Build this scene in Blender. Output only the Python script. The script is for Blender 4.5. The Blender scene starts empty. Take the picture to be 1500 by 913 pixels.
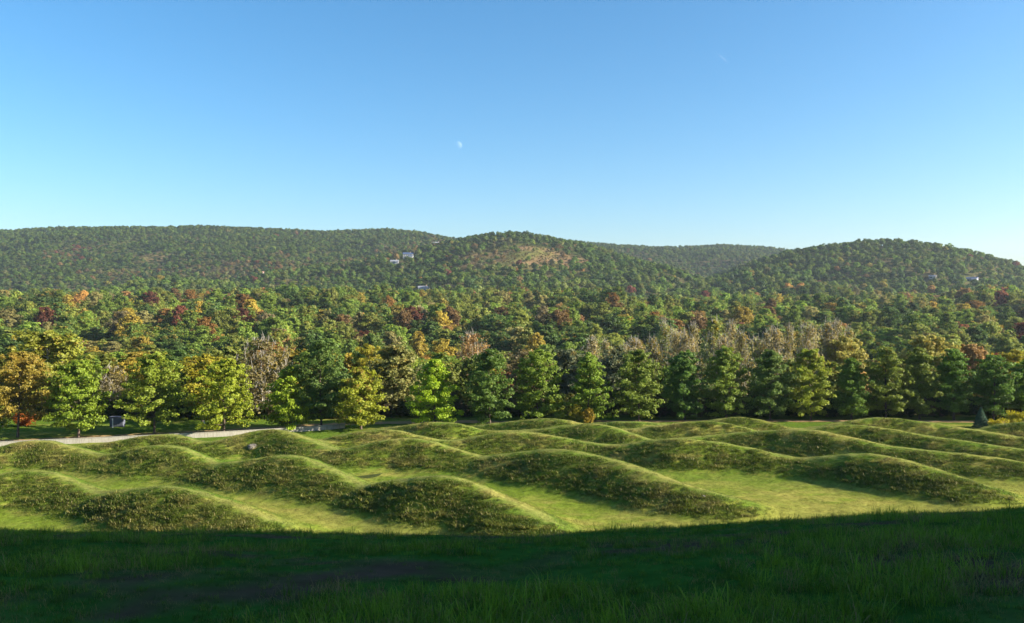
import bpy, math, random
import numpy as np
from mathutils import Vector
R = math.radians
rng = np.random.default_rng(7)
random.seed(7)
S = bpy.context.scene
C = S.collection
F = 1180.0      # focal length in photo pixels (photo 1500 wide)
H = 25.0        # eye height above the valley meadow
YH = 440.0      # horizon row in the photo

# ------------------------------------------------------------------ camera
cam = bpy.data.cameras.new('camera'); co = bpy.data.objects.new('camera', cam); C.objects.link(co)
co.location = (0, 0, H); co.rotation_euler = (R(90), 0, 0)
cam.sensor_width = 36; cam.lens = 36*F/1500
cam.shift_y = -(456.5-YH)/1500
cam.clip_start = 0.1; cam.clip_end = 80000
S.camera = co

# ------------------------------------------------------------------ sky, sun, exposure
SUN_AZ, SUN_EL = 99.0, 22.0      # degrees clockwise from the view direction (+Y)
w = bpy.data.worlds.new('World'); S.world = w; w.use_nodes = True
nt = w.node_tree; nt.nodes.clear()
sky = nt.nodes.new('ShaderNodeTexSky'); sky.sky_type = 'NISHITA'; sky.sun_disc = False
sky.sun_elevation = R(SUN_EL); sky.sun_rotation = R(SUN_AZ)
sky.altitude = 0; sky.air_density = 1.0; sky.dust_density = 1.2; sky.ozone_density = 4.0
hs = nt.nodes.new('ShaderNodeHueSaturation'); hs.inputs['Saturation'].default_value = 1.22
hs.inputs['Hue'].default_value = 0.493
bg = nt.nodes.new('ShaderNodeBackground'); bg.inputs[1].default_value = 0.072
ow = nt.nodes.new('ShaderNodeOutputWorld')
nt.links.new(sky.outputs[0], hs.inputs['Color']); nt.links.new(hs.outputs[0], bg.inputs[0]); nt.links.new(bg.outputs[0], ow.inputs[0])
sl = bpy.data.lights.new('sun', 'SUN'); sl.energy = 5.0; sl.angle = R(0.53); sl.color = (1.0, 0.90, 0.74)
so = bpy.data.objects.new('sun', sl); C.objects.link(so)
sd = Vector((math.sin(R(SUN_AZ))*math.cos(R(SUN_EL)), math.cos(R(SUN_AZ))*math.cos(R(SUN_EL)), math.sin(R(SUN_EL))))
so.rotation_euler = sd.to_track_quat('Z', 'Y').to_euler(); so.location = (300, 0, 300)
S.view_settings.view_transform = 'Standard'; S.view_settings.look = 'None'
S.view_settings.exposure = 1.68; S.view_settings.gamma = 1
S.cycles.volume_bounces = 0; S.cycles.max_bounces = 6; S.cycles.transparent_max_bounces = 12

# ------------------------------------------------------------------ small helpers
def tag(o, label=None, cat=None, group=None, kind=None):
    if label: o['label'] = label
    if cat: o['category'] = cat
    if group: o['group'] = group
    if kind: o['kind'] = kind
    return o
def mesh_of(name, v, f, mat=None, smooth=False, attrs=None):
    """f: (n,k) int array with constant k, or a list of faces"""
    m = bpy.data.meshes.new(name)
    v = np.asarray(v, dtype=np.float32)
    if isinstance(f, np.ndarray):
        n, k = f.shape
        m.vertices.add(len(v)); m.vertices.foreach_set('co', v.ravel())
        m.loops.add(n*k); m.loops.foreach_set('vertex_index', f.astype(np.int32).ravel())
        m.polygons.add(n); m.polygons.foreach_set('loop_start', np.arange(0, n*k, k, dtype=np.int32))
        m.update(calc_edges=True)
    else:
        m.from_pydata([tuple(p) for p in v], [], f)
    if mat: m.materials.append(mat)
    if attrs:
        for an, (typ, arr) in attrs.items():
            a = m.attributes.new(an, typ, 'POINT')
            a.data.foreach_set('value' if typ in ('FLOAT', 'INT') else ('vector' if typ == 'FLOAT_VECTOR' else 'color'), np.asarray(arr).ravel())
    m.polygons.foreach_set('use_smooth', np.full(len(m.polygons), bool(smooth)))
    m.update()
    return m
def ob(name, mesh, parent=None, loc=None):
    o = bpy.data.objects.new(name, mesh); C.objects.link(o)
    if parent: o.parent = parent
    if loc is not None: o.location = loc
    return o
def empty(name, loc, rz=0):
    o = bpy.data.objects.new(name, None); C.objects.link(o); o.location = loc; o.rotation_euler = (0, 0, rz)
    o.empty_display_size = 0.5
    return o
def hash2(ix, iy, seed):
    n = (ix.astype(np.int64)*374761393 + iy.astype(np.int64)*668265263 + seed*974634777) & 0x7fffffff
    n = ((n ^ (n >> 13))*1274126177) & 0x7fffffff
    n = (n ^ (n >> 16)) & 0x7fffffff
    return (n % 100003)/100003.0
def vnoise(x, y, seed=0):
    x0 = np.floor(x); y0 = np.floor(y); fx = x-x0; fy = y-y0
    fx = fx*fx*(3-2*fx); fy = fy*fy*(3-2*fy)
    a = hash2(x0, y0, seed); b = hash2(x0+1, y0, seed); c = hash2(x0, y0+1, seed); d = hash2(x0+1, y0+1, seed)
    return (a*(1-fx)+b*fx)*(1-fy)+(c*(1-fx)+d*fx)*fy
def fbm(x, y, seed=0, o=4):
    s = 0; a = 0.5; t = 0
    for k in range(o):
        s = s+a*vnoise(x, y, seed+k*17); t += a; a *= 0.5; x = x*2.03+11.7; y = y*2.03+5.3
    return s/t
def sst(a, b, x):
    t = np.clip((x-a)/(b-a), 0, 1); return t*t*(3-2*t)
def lin(c):
    return [((x/12.92) if x <= 0.04045 else ((x+0.055)/1.055)**2.4) for x in c]

# ------------------------------------------------------------------ materials
def newmat(name):
    m = bpy.data.materials.new(name); m.use_nodes = True
    m.node_tree.nodes.clear(); return m, m.node_tree
def N(nt, t, **k):
    n = nt.nodes.new(t)
    for a, b in k.items(): setattr(n, a, b)
    return n
def mixc(nt, fac, a, b, blend='MIX'):
    m = N(nt, 'ShaderNodeMix', data_type='RGBA', blend_type=blend)
    for s, v in ((0, fac), (6, a), (7, b)):
        if isinstance(v, bpy.types.NodeSocket): nt.links.new(v, m.inputs[s])
        elif s == 0: m.inputs[0].default_value = v
        else: m.inputs[s].default_value = (*v, 1)
    return m.outputs[2]
def leaf_mat(name, mode, transl=0.46, tip=(0.30, 0.20, 0.03)):
    """mode 'OBJ' reads the colour of the object, 'INST' the colour stored on each instance"""
    m, nt = newmat(name); L = nt.links.new
    if mode == 'OBJ':
        oi = N(nt, 'ShaderNodeObjectInfo'); base = oi.outputs['Color']; alpha = oi.outputs['Alpha']
    else:
        at = N(nt, 'ShaderNodeAttribute', attribute_type='INSTANCER', attribute_name='col'); base = at.outputs['Color']
        oi = N(nt, 'ShaderNodeAttribute', attribute_type='INSTANCER', attribute_name='tip'); alpha = oi.outputs['Fac']
    lv = N(nt, 'ShaderNodeAttribute', attribute_name='lv')
    pv = N(nt, 'ShaderNodeAttribute', attribute_name='pv')
    # leaf to leaf value
    mr = N(nt, 'ShaderNodeMapRange'); L(lv.outputs['Fac'], mr.inputs[0]); mr.inputs[3].default_value = 0.75; mr.inputs[4].default_value = 1.30
    vm = N(nt, 'ShaderNodeVectorMath', operation='SCALE'); L(base, vm.inputs[0]); L(mr.outputs[0], vm.inputs['Scale'])
    # turning clumps: those whose pv is under the turning share
    lt = N(nt, 'ShaderNodeMapRange'); L(pv.outputs['Fac'], lt.inputs[0])
    sub = N(nt, 'ShaderNodeMath', operation='SUBTRACT'); L(alpha, sub.inputs[0]); sub.inputs[1].default_value = 0.12
    L(alpha, lt.inputs[1]); L(sub.outputs[0], lt.inputs[2]); lt.inputs[3].default_value = 0; lt.inputs[4].default_value = 0.75
    col = mixc(nt, lt.outputs[0], vm.outputs[0], tip)
    d = N(nt, 'ShaderNodeBsdfDiffuse'); L(col, d.inputs[0])
    t = N(nt, 'ShaderNodeBsdfTranslucent'); L(col, t.inputs[0])
    g = N(nt, 'ShaderNodeBsdfGlossy'); g.inputs['Roughness'].default_value = 0.5; g.inputs[0].default_value = (0.6, 0.6, 0.6, 1)
    m1 = N(nt, 'ShaderNodeMixShader'); m1.inputs[0].default_value = transl; L(d.outputs[0], m1.inputs[1]); L(t.outputs[0], m1.inputs[2])
    m2 = N(nt, 'ShaderNodeMixShader'); m2.inputs[0].default_value = 0.02; L(m1.outputs[0], m2.inputs[1]); L(g.outputs[0], m2.inputs[2])
    o = N(nt, 'ShaderNodeOutputMaterial'); L(m2.outputs[0], o.inputs[0])
    return m
def bark_mat(name, c1, c2, scale=3.0):
    m, nt = newmat(name); L = nt.links.new
    tc = N(nt, 'ShaderNodeTexCoord'); mp = N(nt, 'ShaderNodeMapping'); mp.inputs['Scale'].default_value = (scale, scale, scale*0.35)
    L(tc.outputs['Object'], mp.inputs[0])
    no = N(nt, 'ShaderNodeTexNoise'); no.inputs['Scale'].default_value = 2; no.inputs['Detail'].default_value = 5; L(mp.outputs[0], no.inputs[0])
    cr = N(nt, 'ShaderNodeValToRGB'); cr.color_ramp.elements[0].position = 0.4; cr.color_ramp.elements[1].position = 0.6
    cr.color_ramp.elements[0].color = (*c1, 1); cr.color_ramp.elements[1].color = (*c2, 1); L(no.outputs[0], cr.inputs[0])
    b = N(nt, 'ShaderNodeBsdfPrincipled'); b.inputs['Roughness'].default_value = 0.9; L(cr.outputs[0], b.inputs[0])
    bu = N(nt, 'ShaderNodeBump'); bu.inputs['Strength'].default_value = 0.5; bu.inputs['Distance'].default_value = 0.04; L(no.outputs[0], bu.inputs['Height']); L(bu.outputs[0], b.inputs['Normal'])
    o = N(nt, 'ShaderNodeOutputMaterial'); L(b.outputs[0], o.inputs[0]); return m
def plain_mat(name, c, var=0.15, scale=1.0, rough=0.8, spec=0.3):
    m, nt = newmat(name); L = nt.links.new
    tc = N(nt, 'ShaderNodeTexCoord')
    no = N(nt, 'ShaderNodeTexNoise'); no.inputs['Scale'].default_value = scale; no.inputs['Detail'].default_value = 6; L(tc.outputs['Object'], no.inputs[0])
    col = mixc(nt, no.outputs[0], [x*(1-var) for x in c], [min(1, x*(1+var)) for x in c])
    b = N(nt, 'ShaderNodeBsdfPrincipled'); b.inputs['Roughness'].default_value = rough; b.inputs['Specular IOR Level'].default_value = spec
    L(col, b.inputs[0]); o = N(nt, 'ShaderNodeOutputMaterial'); L(b.outputs[0], o.inputs[0]); return m
def ground_mat(name, det=1.5, bump=0.08):
    m, nt = newmat(name); L = nt.links.new
    at = N(nt, 'ShaderNodeAttribute', attribute_name='gcol')
    tc = N(nt, 'ShaderNodeTexCoord')
    no = N(nt, 'ShaderNodeTexNoise'); no.inputs['Scale'].default_value = det; no.inputs['Detail'].default_value = 8; no.inputs['Roughness'].default_value = 0.7; L(tc.outputs['Object'], no.inputs[0])
    cr = N(nt, 'ShaderNodeMapRange'); L(no.outputs[0], cr.inputs[0]); cr.inputs[1].default_value = 0.3; cr.inputs[2].default_value = 0.7; cr.inputs[3].default_value = 0.65; cr.inputs[4].default_value = 1.35
    vm = N(nt, 'ShaderNodeVectorMath', operation='SCALE'); L(at.outputs['Color'], vm.inputs[0]); L(cr.outputs[0], vm.inputs['Scale'])
    b = N(nt, 'ShaderNodeBsdfPrincipled'); b.inputs['Roughness'].default_value = 1; b.inputs['Specular IOR Level'].default_value = 0.0; L(vm.outputs[0], b.inputs[0])
    bu = N(nt, 'ShaderNodeBump'); bu.inputs['Strength'].default_value = 0.6; bu.inputs['Distance'].default_value = bump; L(no.outputs[0], bu.inputs['Height']); L(bu.outputs[0], b.inputs['Normal'])
    o = N(nt, 'ShaderNodeOutputMaterial'); L(b.outputs[0], o.inputs[0]); return m
M_leaf = leaf_mat('foliage', 'OBJ'); M_leafI = leaf_mat('foliage_wood', 'INST')
M_grass = leaf_mat('grass_blades', 'INST', 0.42, (0.30, 0.24, 0.10))
M_bark = bark_mat('bark_brown', (0.045, 0.032, 0.024), (0.12, 0.085, 0.062))
M_barkpale = bark_mat('bark_pale', (0.22, 0.19, 0.15), (0.55, 0.52, 0.46), 1.4)
M_barkgrey = bark_mat('bark_grey', (0.20, 0.18, 0.14), (0.38, 0.35, 0.29))
M_ground = ground_mat('meadow_turf'); M_hill = ground_mat('hill_soil', 0.08, 1.0)

import time; T0=time.time()
# ------------------------------------------------------------------ terrain heights
# crest lines of the earth waves: (photo x, photo y, height)
ROWS = [
 [(-160,705,2.0,),(-70,722,1.2),(40,688,4.2),(142,720,1.3),(250,713,4.4),(340,742,2.2),(410,772,0)],
 [(-150,662,1.5),(-60,668,1.2),(0,655,2.6),(60,645,3.9),(150,666,1.3),(240,652,4.4),(305,677,1.4),(350,676,2.6),(430,668,4.6),(525,710,1.2),(585,703,3.2),(650,697,5.0),(720,725,3.2),(812,778,0)],
 [(120,655,0.2),(180,645,1.6),(240,636,2.9),(308,648,1.2),(400,629,4.2),(490,659,1.3),(540,651,2.8),(605,642,4.3),(700,669,1.2),(745,664,2.8),(820,658,4.8),(900,676,4.0),(990,708,2.4),(1100,740,0)],
 [(440,652,0.2),(557,629,4.0),(655,646,1.4),(760,632,3.9),(889,652,1.3),(990,642,4.5),(1075,652,3.2),(1168,671,1.3),(1270,664,4.2),(1340,680,3.4),(1465,722,0)],
 [(560,628,0.4),(648,618,3.9),(705,630,1.4),(780,630,1.8),(873,621,4.3),(955,645,1.3),(1060,636,2.2),(1180,629,4.6),(1300,653,2.8),(1440,668,2.0),(1580,692,0)],
 [(700,624,0.4),(805,613,4.0),(905,630,1.2),(1033,616.5,4.2),(1127,634,1.3),(1245,622,4.1),(1345,636,2.9),(1460,653,1.8),(1600,672,0)],
 [(850,622,0.3),(927,617,3.0),(1000,622,1.5),(1083,611,4.2),(1170,628,1.2),(1282,612,4.3),(1370,620,3.3),(1450,634,2.0),(1560,650,0.5)],
 [(1350,628,0.3),(1420,632,1.2),(1490,619,4.2),(1560,623,3.8),(1640,640,1.0)],
]
def crest_samples():
    out = []
    for row in ROWS:
        p = np.array(row, float); t = np.arange(len(p))
        n = 46
        for i in range(len(p)-1):
            u = np.linspace(0, 1, n, endpoint=False)
            p0 = p[max(i-1, 0)]; p1 = p[i]; p2 = p[i+1]; p3 = p[min(i+2, len(p)-1)]
            # tangents flat at local extremes of height
            def tan(a, b, c):
                m = (c-a)/2
                return m
            m1 = tan(p0, p1, p2); m2 = tan(p1, p2, p3)
            h00 = 2*u**3-3*u**2+1; h10 = u**3-2*u**2+u; h01 = -2*u**3+3*u**2; h11 = u**3-u**2
            q = h00[:, None]*p1+h10[:, None]*m1*0.8+h01[:, None]*p2+h11[:, None]*m2*0.8
            hq = np.maximum(q[:, 2], 0.02); q[:, 2] = hq+1.25*sst(0.0, 1.0, hq)*np.clip(1-(hq-1.2)/3.2, 0, 1)
            q[:, 2] *= 0.91
            out.append(q)
    q = np.concatenate(out)
    h = q[:, 2]; d = F*(H-h)/(q[:, 1]-YH); x = (q[:, 0]-750)/F*d
    wd = 6.0+1.1*h
    return x, d, h, wd
CX, CY, CH, CW = crest_samples()
def waves_raw(xs, ys):
    zz = np.zeros(len(xs)); B = 6000
    for i in range(0, len(xs), B):
        yb = ys[i:i+B]; m = (CY > yb.min()-11) & (CY < yb.max()+11)
        if not m.any(): continue
        dx = xs[i:i+B, None]-CX[None, m]; dy = yb[:, None]-CY[None, m]
        t = np.clip(np.sqrt(dx*dx*0.8+dy*dy*1.12)/CW[None, m], 0, 1)
        zz[i:i+B] = np.max(CH[None, m]*(0.5+0.5*np.cos(np.pi*t))**1.3, axis=1)
    return zz
WG0, WG1, WST = -136.0, 74.0, 0.5
_gx = np.arange(WG0, 137, WST); _gy = np.arange(WG1, 176, WST)
_X, _Y = np.meshgrid(_gx, _gy); WGRID = waves_raw(_X.ravel(), _Y.ravel()).reshape(_X.shape)
def blur(a, n):
    for _ in range(n):
        a = (np.roll(a, 1, 0)+2*a+np.roll(a, -1, 0))/4; a = (np.roll(a, 1, 1)+2*a+np.roll(a, -1, 1))/4
    return a
WGRID = blur(WGRID, 3)
_gyd, _gxd = np.gradient(WGRID, WST)
WSL = np.hypot(_gxd, _gyd)
WGRID = WGRID+0.075*np.sin(WGRID*2*np.pi/0.55+1.5*vnoise(_X/9, _Y/6, 91))*np.clip(WSL*2.2, 0, 1)+(fbm(_X/2.6, _Y/1.9, 92, 3)-0.5)*0.42*np.clip(WSL*2.0-0.15, 0, 1)*np.clip(WGRID, 0, 1)
def waves(x, y):
    u = np.clip((x-WG0)/WST, 0, len(_gx)-1.001); v = np.clip((y-WG1)/WST, 0, len(_gy)-1.001)
    i = u.astype(int); j = v.astype(int); fu = u-i; fv = v-j
    z = (WGRID[j, i]*(1-fu)+WGRID[j, i+1]*fu)*(1-fv)+(WGRID[j+1, i]*(1-fu)+WGRID[j+1, i+1]*fu)*fv
    return z*((y > WG1) & (y < 175) & (np.abs(x) < 136))
RIDGES = [  # crest outline in photo pixels, crest depth, depth where the foot is
 dict(p=[(-900,372),(-500,350),(-200,345),(0,340),(80,335),(300,333),(400,338),(480,341),(560,337),(610,340),(640,347),(700,356),(800,375),(1000,400),(1200,430)], D=2500, B=1150, T=14),
 dict(p=[(-900,440),(-200,437),(150,432),(330,412),(430,392),(520,380),(600,366),(655,354),(720,344),(760,341),(800,347),(860,359),(940,385),(1010,408),(1080,425),(1200,440)], D=1650, B=820, T=12),
 dict(p=[(500,420),(640,380),(760,360),(850,355),(930,361),(985,363),(1060,360),(1130,364),(1180,372),(1300,385),(1500,400),(1900,420)], D=2700, B=1300, T=13),
 dict(p=[(850,440),(1000,415),(1060,398),(1110,380),(1160,366),(1220,357),(1280,351),(1340,353),(1400,363),(1450,375),(1500,387),(1650,415),(1900,430),(2500,430)], D=1500, B=800, T=13),
]
def hills(x, y):
    yy = np.maximum(y, 50.0); X = 750+F*x/yy
    base = -13.5*sst(178, 300, y)+23.5*sst(320, 680, y)+5.0*(fbm(x/90+3, y/70, 5, 3)-0.5)*sst(300, 420, y)*sst(1000, 700, y)+26.0*(fbm(x/150+9, y/190, 6, 3)-0.56)*sst(430, 620, y)
    base = base+3.0*(fbm(x/120, y/120, 3)-0.5)*sst(230, 420, y)
    z = base
    for k, r in enumerate(RIDGES):
        px = np.array([a for a, b in r['p']], float); py = np.array([b for a, b in r['p']], float)
        D = r['D']*(1+0.06*(vnoise(X/310.0, X*0, 40+k)-0.5))
        Yc = np.interp(X, px, py)
        zc = H+(YH-Yc)*D/F-r['T']
        b = 13.0
        t = (y-r['B'])/(D-r['B'])
        up = np.clip(t, 0, 1); up = np.sin(up*math.pi/2)**1.5*0.75+0.25*up*up*(3-2*up)
        dn = np.clip(1-(y-D)/(r['D']*0.45), 0, 1); dn = dn*dn*(3-2*dn)
        prof = np.where(t < 1, up, dn)
        und = (fbm(x/260.0+k*7, y/420.0, 60+k, 3)-0.5)*68*np.clip(4*up*(1-up), 0, 1)*np.where(t < 1, 1, 0)
        z = np.maximum(z, np.where(t > 0, base+(zc-base)*prof+und, -99))
    return z
def near_hill(x, y):
    yc = np.clip(y, -60, 200)
    yq = np.clip(yc, 0, 38)
    z1 = H-1.7-0.13*np.minimum(yc, 38)-0.0041*yq**2
    z38 = H-1.7-0.13*38-0.0041*38**2
    z1 = np.where(yc > 38, z38-0.36*(yc-38), z1)
    z1 = z1+0.053*np.maximum(x, 0)*sst(60, 30, yc)+0.012*np.maximum(-x, 0)*sst(60, 30, yc)
    z1 = 0.5*(z1+np.sqrt(z1*z1+3.0)) - 0.12*sst(20, 80, yc)
    z1 = z1*sst(86, 60, yc)
    # rise added on the right, out of view, to keep the slope in shade
    z1 = z1+26*sst(34, 115, x)*sst(70, 30, yc)
    return z1
def height(x, y, detail=True):
    z = np.where(y < 90, near_hill(x, y), 0.0)
    z = z*sst(-260, -60, x)*sst(420, 200, x)+0.0
    z = z+waves(x, y)
    z = z+np.where(y > 170, hills(x, y), 0.0)
    if detail:
        a = sst(178, 160, y)
        z = z+a*((fbm(x/3.1, y/3.1, 9)-0.5)*0.22+(fbm(x/0.9, y/0.9, 12, 3)-0.5)*0.10)
    return z
def h1(x, y): return float(height(np.array([float(x)]), np.array([float(y)]))[0])
def hit(X, Y, y0=150, lift=0.0):
    """where the sight line through a photo pixel meets the land"""
    ys = np.arange(y0, 3400, 2.0); xs = (X-750)/F*ys; zs = H-(Y-YH)/F*ys
    hz = height(xs, ys, False)+lift
    k = np.where(hz > zs)[0]
    i = k[0] if len(k) else len(ys)-1
    return xs[i], ys[i], hz[i]-lift
print('T',round(time.time()-T0,1))
# bare rock and scrub patches: centre in the photo, radius m
BARE = [(780, 366, 60), (745, 374, 42), (820, 378, 38), (850, 379, 20), (222, 371, 26), (205, 372, 22), (700, 372, 30)]
BARE = [(*hit(a, b, 500, 6)[:2], r) for a, b, r in BARE]
# ------------------------------------------------------------------ meadow sheet with the earth waves
def nonuni(a, b, f):   # growing steps
    out = [a]
    while out[-1] < b: out.append(out[-1]+f(out[-1]))
    return np.array(out)
def grid(xs, ys, name, mat, zfun, cfun):
    X, Y = np.meshgrid(xs, ys); Z = zfun(X, Y)
    v = np.stack([X, Y, Z], -1).reshape(-1, 3)
    nx, ny = len(xs), len(ys)
    i = np.arange(nx-1)[None]+np.arange(ny-1)[:, None]*nx
    f = np.stack([i, i+1, i+1+nx, i+nx], -1).reshape(-1, 4)
    c = cfun(X, Y, Z).reshape(-1, 3); c4 = np.concatenate([c, np.ones((len(c), 1))], 1).astype(np.float32)
    m = mesh_of(name, v, f, mat, True, {'gcol': ('FLOAT_COLOR', c4)})
    return ob(name, m), X, Y, Z
def lerp(a, b, t): return np.asarray(a)*(1-t[..., None])+np.asarray(b)*t[..., None]
def meadow_color(x, y, wv, slope_y):
    """turf colour: fresh green, dry straw, coarse growth on banks with near-face shade painted in"""
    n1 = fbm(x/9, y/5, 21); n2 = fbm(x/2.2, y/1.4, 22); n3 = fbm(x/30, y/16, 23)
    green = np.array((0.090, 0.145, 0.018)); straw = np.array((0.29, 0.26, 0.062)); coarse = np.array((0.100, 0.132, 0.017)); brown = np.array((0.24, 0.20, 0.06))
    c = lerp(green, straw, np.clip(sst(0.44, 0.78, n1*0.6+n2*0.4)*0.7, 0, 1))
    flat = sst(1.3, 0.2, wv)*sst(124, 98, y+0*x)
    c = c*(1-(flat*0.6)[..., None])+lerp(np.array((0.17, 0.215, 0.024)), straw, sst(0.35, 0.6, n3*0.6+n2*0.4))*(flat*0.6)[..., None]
    bank = sst(0.03, 0.34, slope_y+(n2-0.5)*0.30+(n1-0.5)*0.22)*sst(0.10, 1.1, wv+(n2-0.5)*1.2)  # near faces only: coarse growth, its colour also darkened to stand for shade
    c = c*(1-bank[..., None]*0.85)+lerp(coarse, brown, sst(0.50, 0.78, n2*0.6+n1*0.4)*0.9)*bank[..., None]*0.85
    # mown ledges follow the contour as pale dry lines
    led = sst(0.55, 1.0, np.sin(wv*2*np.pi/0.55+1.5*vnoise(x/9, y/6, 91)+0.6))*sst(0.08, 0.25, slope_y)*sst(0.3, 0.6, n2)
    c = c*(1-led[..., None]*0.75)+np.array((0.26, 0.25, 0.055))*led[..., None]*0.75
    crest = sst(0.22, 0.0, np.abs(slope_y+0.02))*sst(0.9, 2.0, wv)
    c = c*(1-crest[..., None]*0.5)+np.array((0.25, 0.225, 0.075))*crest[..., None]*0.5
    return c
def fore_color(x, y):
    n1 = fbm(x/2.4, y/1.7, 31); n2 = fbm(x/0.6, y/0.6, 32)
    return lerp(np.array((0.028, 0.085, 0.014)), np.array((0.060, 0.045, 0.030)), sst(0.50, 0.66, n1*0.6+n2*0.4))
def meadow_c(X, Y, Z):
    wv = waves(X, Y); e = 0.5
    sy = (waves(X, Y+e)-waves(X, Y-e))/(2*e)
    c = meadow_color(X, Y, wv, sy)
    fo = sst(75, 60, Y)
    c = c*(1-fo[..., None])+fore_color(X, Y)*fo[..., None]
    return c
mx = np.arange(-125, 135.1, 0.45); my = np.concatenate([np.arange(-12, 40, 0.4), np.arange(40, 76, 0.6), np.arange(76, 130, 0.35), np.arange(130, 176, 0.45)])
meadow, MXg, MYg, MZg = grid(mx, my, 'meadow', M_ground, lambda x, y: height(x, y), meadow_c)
tag(meadow, 'rolling green meadow of low grassed earth waves below a shaded slope', 'meadow', kind='structure')
# wide land: valley floor and the hills
gx = np.concatenate([-nonuni(125, 3600, lambda a: 8+0.02*a)[::-1], np.arange(-110, 125, 12.0), nonuni(135, 3600, lambda a: 8+0.02*a)])
gy = np.concatenate([-nonuni(12, 900, lambda a: 10+0.05*a)[::-1], np.arange(0, 170, 12.0), nonuni(176, 4300, lambda a: 4+0.012*a)])
def land_z(x, y):
    z = height(x, y, False)
    inside = (x > -124) & (x < 134) & (y > -11) & (y < 175)
    return np.where(inside, z-3.0, z)
def land_c(x, y, z):
    n = fbm(x/60, y/60, 51)
    c = lerp(np.array((0.05, 0.07, 0.02)), np.array((0.09, 0.075, 0.035)), sst(0.35, 0.7, n))
    for bx, by, r in BARE:
        k = sst(1.3, 0.8, np.hypot(x-bx, (y-by)*0.6)/r+(fbm(x/18, y/18, 53)-0.5)*0.8)[..., None]
        c = c*(1-k)+lerp(np.array((0.20, 0.13, 0.065)), np.array((0.14, 0.14, 0.04)), sst(0.4, 0.65, fbm(x/22, y/22, 54)))*k
    return c
land, *_ = grid(gx, gy, 'hills', M_hill, land_z, land_c)
tag(land, 'wooded valley floor rising to long rounded hills', 'hills', kind='structure')

# ------------------------------------------------------------------ instancing of what nobody could count
def proto_coll(name, meshes):
    c = bpy.data.collections.new(name)
    for i, m in enumerate(meshes):
        o = bpy.data.objects.new('%s_%02d' % (name, i), m); c.objects.link(o)
    return c
def scatter(name, pts, idx, rot, scl, col, tip, coll):
    n = len(pts)
    me = bpy.data.meshes.new(name); me.vertices.add(n); me.vertices.foreach_set('co', np.asarray(pts, np.float32).ravel())
    def at(nm, typ, key, arr):
        a = me.attributes.new(nm, typ, 'POINT'); a.data.foreach_set(key, np.asarray(arr).ravel())
    at('idx', 'INT', 'value', np.asarray(idx, np.int32)); at('rot', 'FLOAT_VECTOR', 'vector', np.asarray(rot, np.float32))
    at('scl', 'FLOAT_VECTOR', 'vector', np.asarray(scl, np.float32)); at('tip', 'FLOAT', 'value', np.asarray(tip, np.float32))
    at('col', 'FLOAT_VECTOR', 'vector', np.asarray(col, np.float32))
    o = ob(name, me)
    ng = bpy.data.node_groups.new(name+'_spread', 'GeometryNodeTree')
    ng.interface.new_socket('Geometry', in_out='INPUT', socket_type='NodeSocketGeometry')
    ng.interface.new_socket('Geometry', in_out='OUTPUT', socket_type='NodeSocketGeometry')
    gi = ng.nodes.new('NodeGroupInput'); go = ng.nodes.new('NodeGroupOutput')
    mp = ng.nodes.new('GeometryNodeMeshToPoints'); ip = ng.nodes.new('GeometryNodeInstanceOnPoints'); ci = ng.nodes.new('GeometryNodeCollectionInfo')
    ci.inputs['Collection'].default_value = coll; ci.inputs['Separate Children'].default_value = True; ci.inputs['Reset Children'].default_value = True
    L = ng.links.new
    L(gi.outputs[0], mp.inputs[0]); L(mp.outputs[0], ip.inputs['Points']); L(ci.outputs[0], ip.inputs['Instance'])
    ip.inputs['Pick Instance'].default_value = True
    def na(nm, typ):
        a = ng.nodes.new('GeometryNodeInputNamedAttribute'); a.data_type = typ; a.inputs[0].default_value = nm; return a.outputs[0]
    L(na('idx', 'INT'), ip.inputs['Instance Index'])
    er = ng.nodes.new('FunctionNodeEulerToRotation'); L(na('rot', 'FLOAT_VECTOR'), er.inputs[0]); L(er.outputs[0], ip.inputs['Rotation'])
    L(na('scl', 'FLOAT_VECTOR'), ip.inputs['Scale']); L(ip.outputs[0], go.inputs[0])
    md = o.modifiers.new('spread', 'NODES'); md.node_group = ng
    return o

print('T',round(time.time()-T0,1))
# ------------------------------------------------------------------ foliage and trunks
def leaves(cen, nrm, size, elong=1.5):
    """rhombic leaf faces at cen with normals nrm"""
    n = len(cen)
    nrm = nrm/np.linalg.norm(nrm, axis=1, keepdims=True)
    r = rng.normal(size=(n, 3)); u = np.cross(nrm, r); u /= np.linalg.norm(u, axis=1, keepdims=True)+1e-9
    v = np.cross(nrm, u); s = size[:, None]
    P = np.stack([cen-u*s*0.5*elong, cen-v*s*0.5+nrm*s*0.12, cen+u*s*0.5*elong, cen+v*s*0.5+nrm*s*0.12], 1).reshape(-1, 3)
    f = np.arange(4*n).reshape(n, 4)
    return P, f
def tube(pts, rad, sides=6):
    pts = np.asarray(pts, float); V = []; Fc = []
    for i, p in enumerate(pts):
        a = pts[max(i-1, 0)]; b = pts[min(i+1, len(pts)-1)]; d = b-a; d /= np.linalg.norm(d)+1e-9
        up = np.array((0, 0, 1.0)) if abs(d[2]) < 0.9 else np.array((1.0, 0, 0))
        u = np.cross(d, up); u /= np.linalg.norm(u); v = np.cross(d, u)
        for k in range(sides):
            t = 2*math.pi*k/sides; V.append(p+rad[i]*(math.cos(t)*u+math.sin(t)*v))
    for i in range(len(pts)-1):
        for k in range(sides):
            a = i*sides+k; b = i*sides+(k+1) % sides
            Fc.append((a, b, b+sides, a+sides))
    return np.array(V), np.array(Fc)
def join(parts):
    V = []; Fc = []; n = 0
    for v, f in parts:
        V.append(v); Fc.append(f+n); n += len(v)
    return np.concatenate(V), np.concatenate(Fc)
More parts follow.
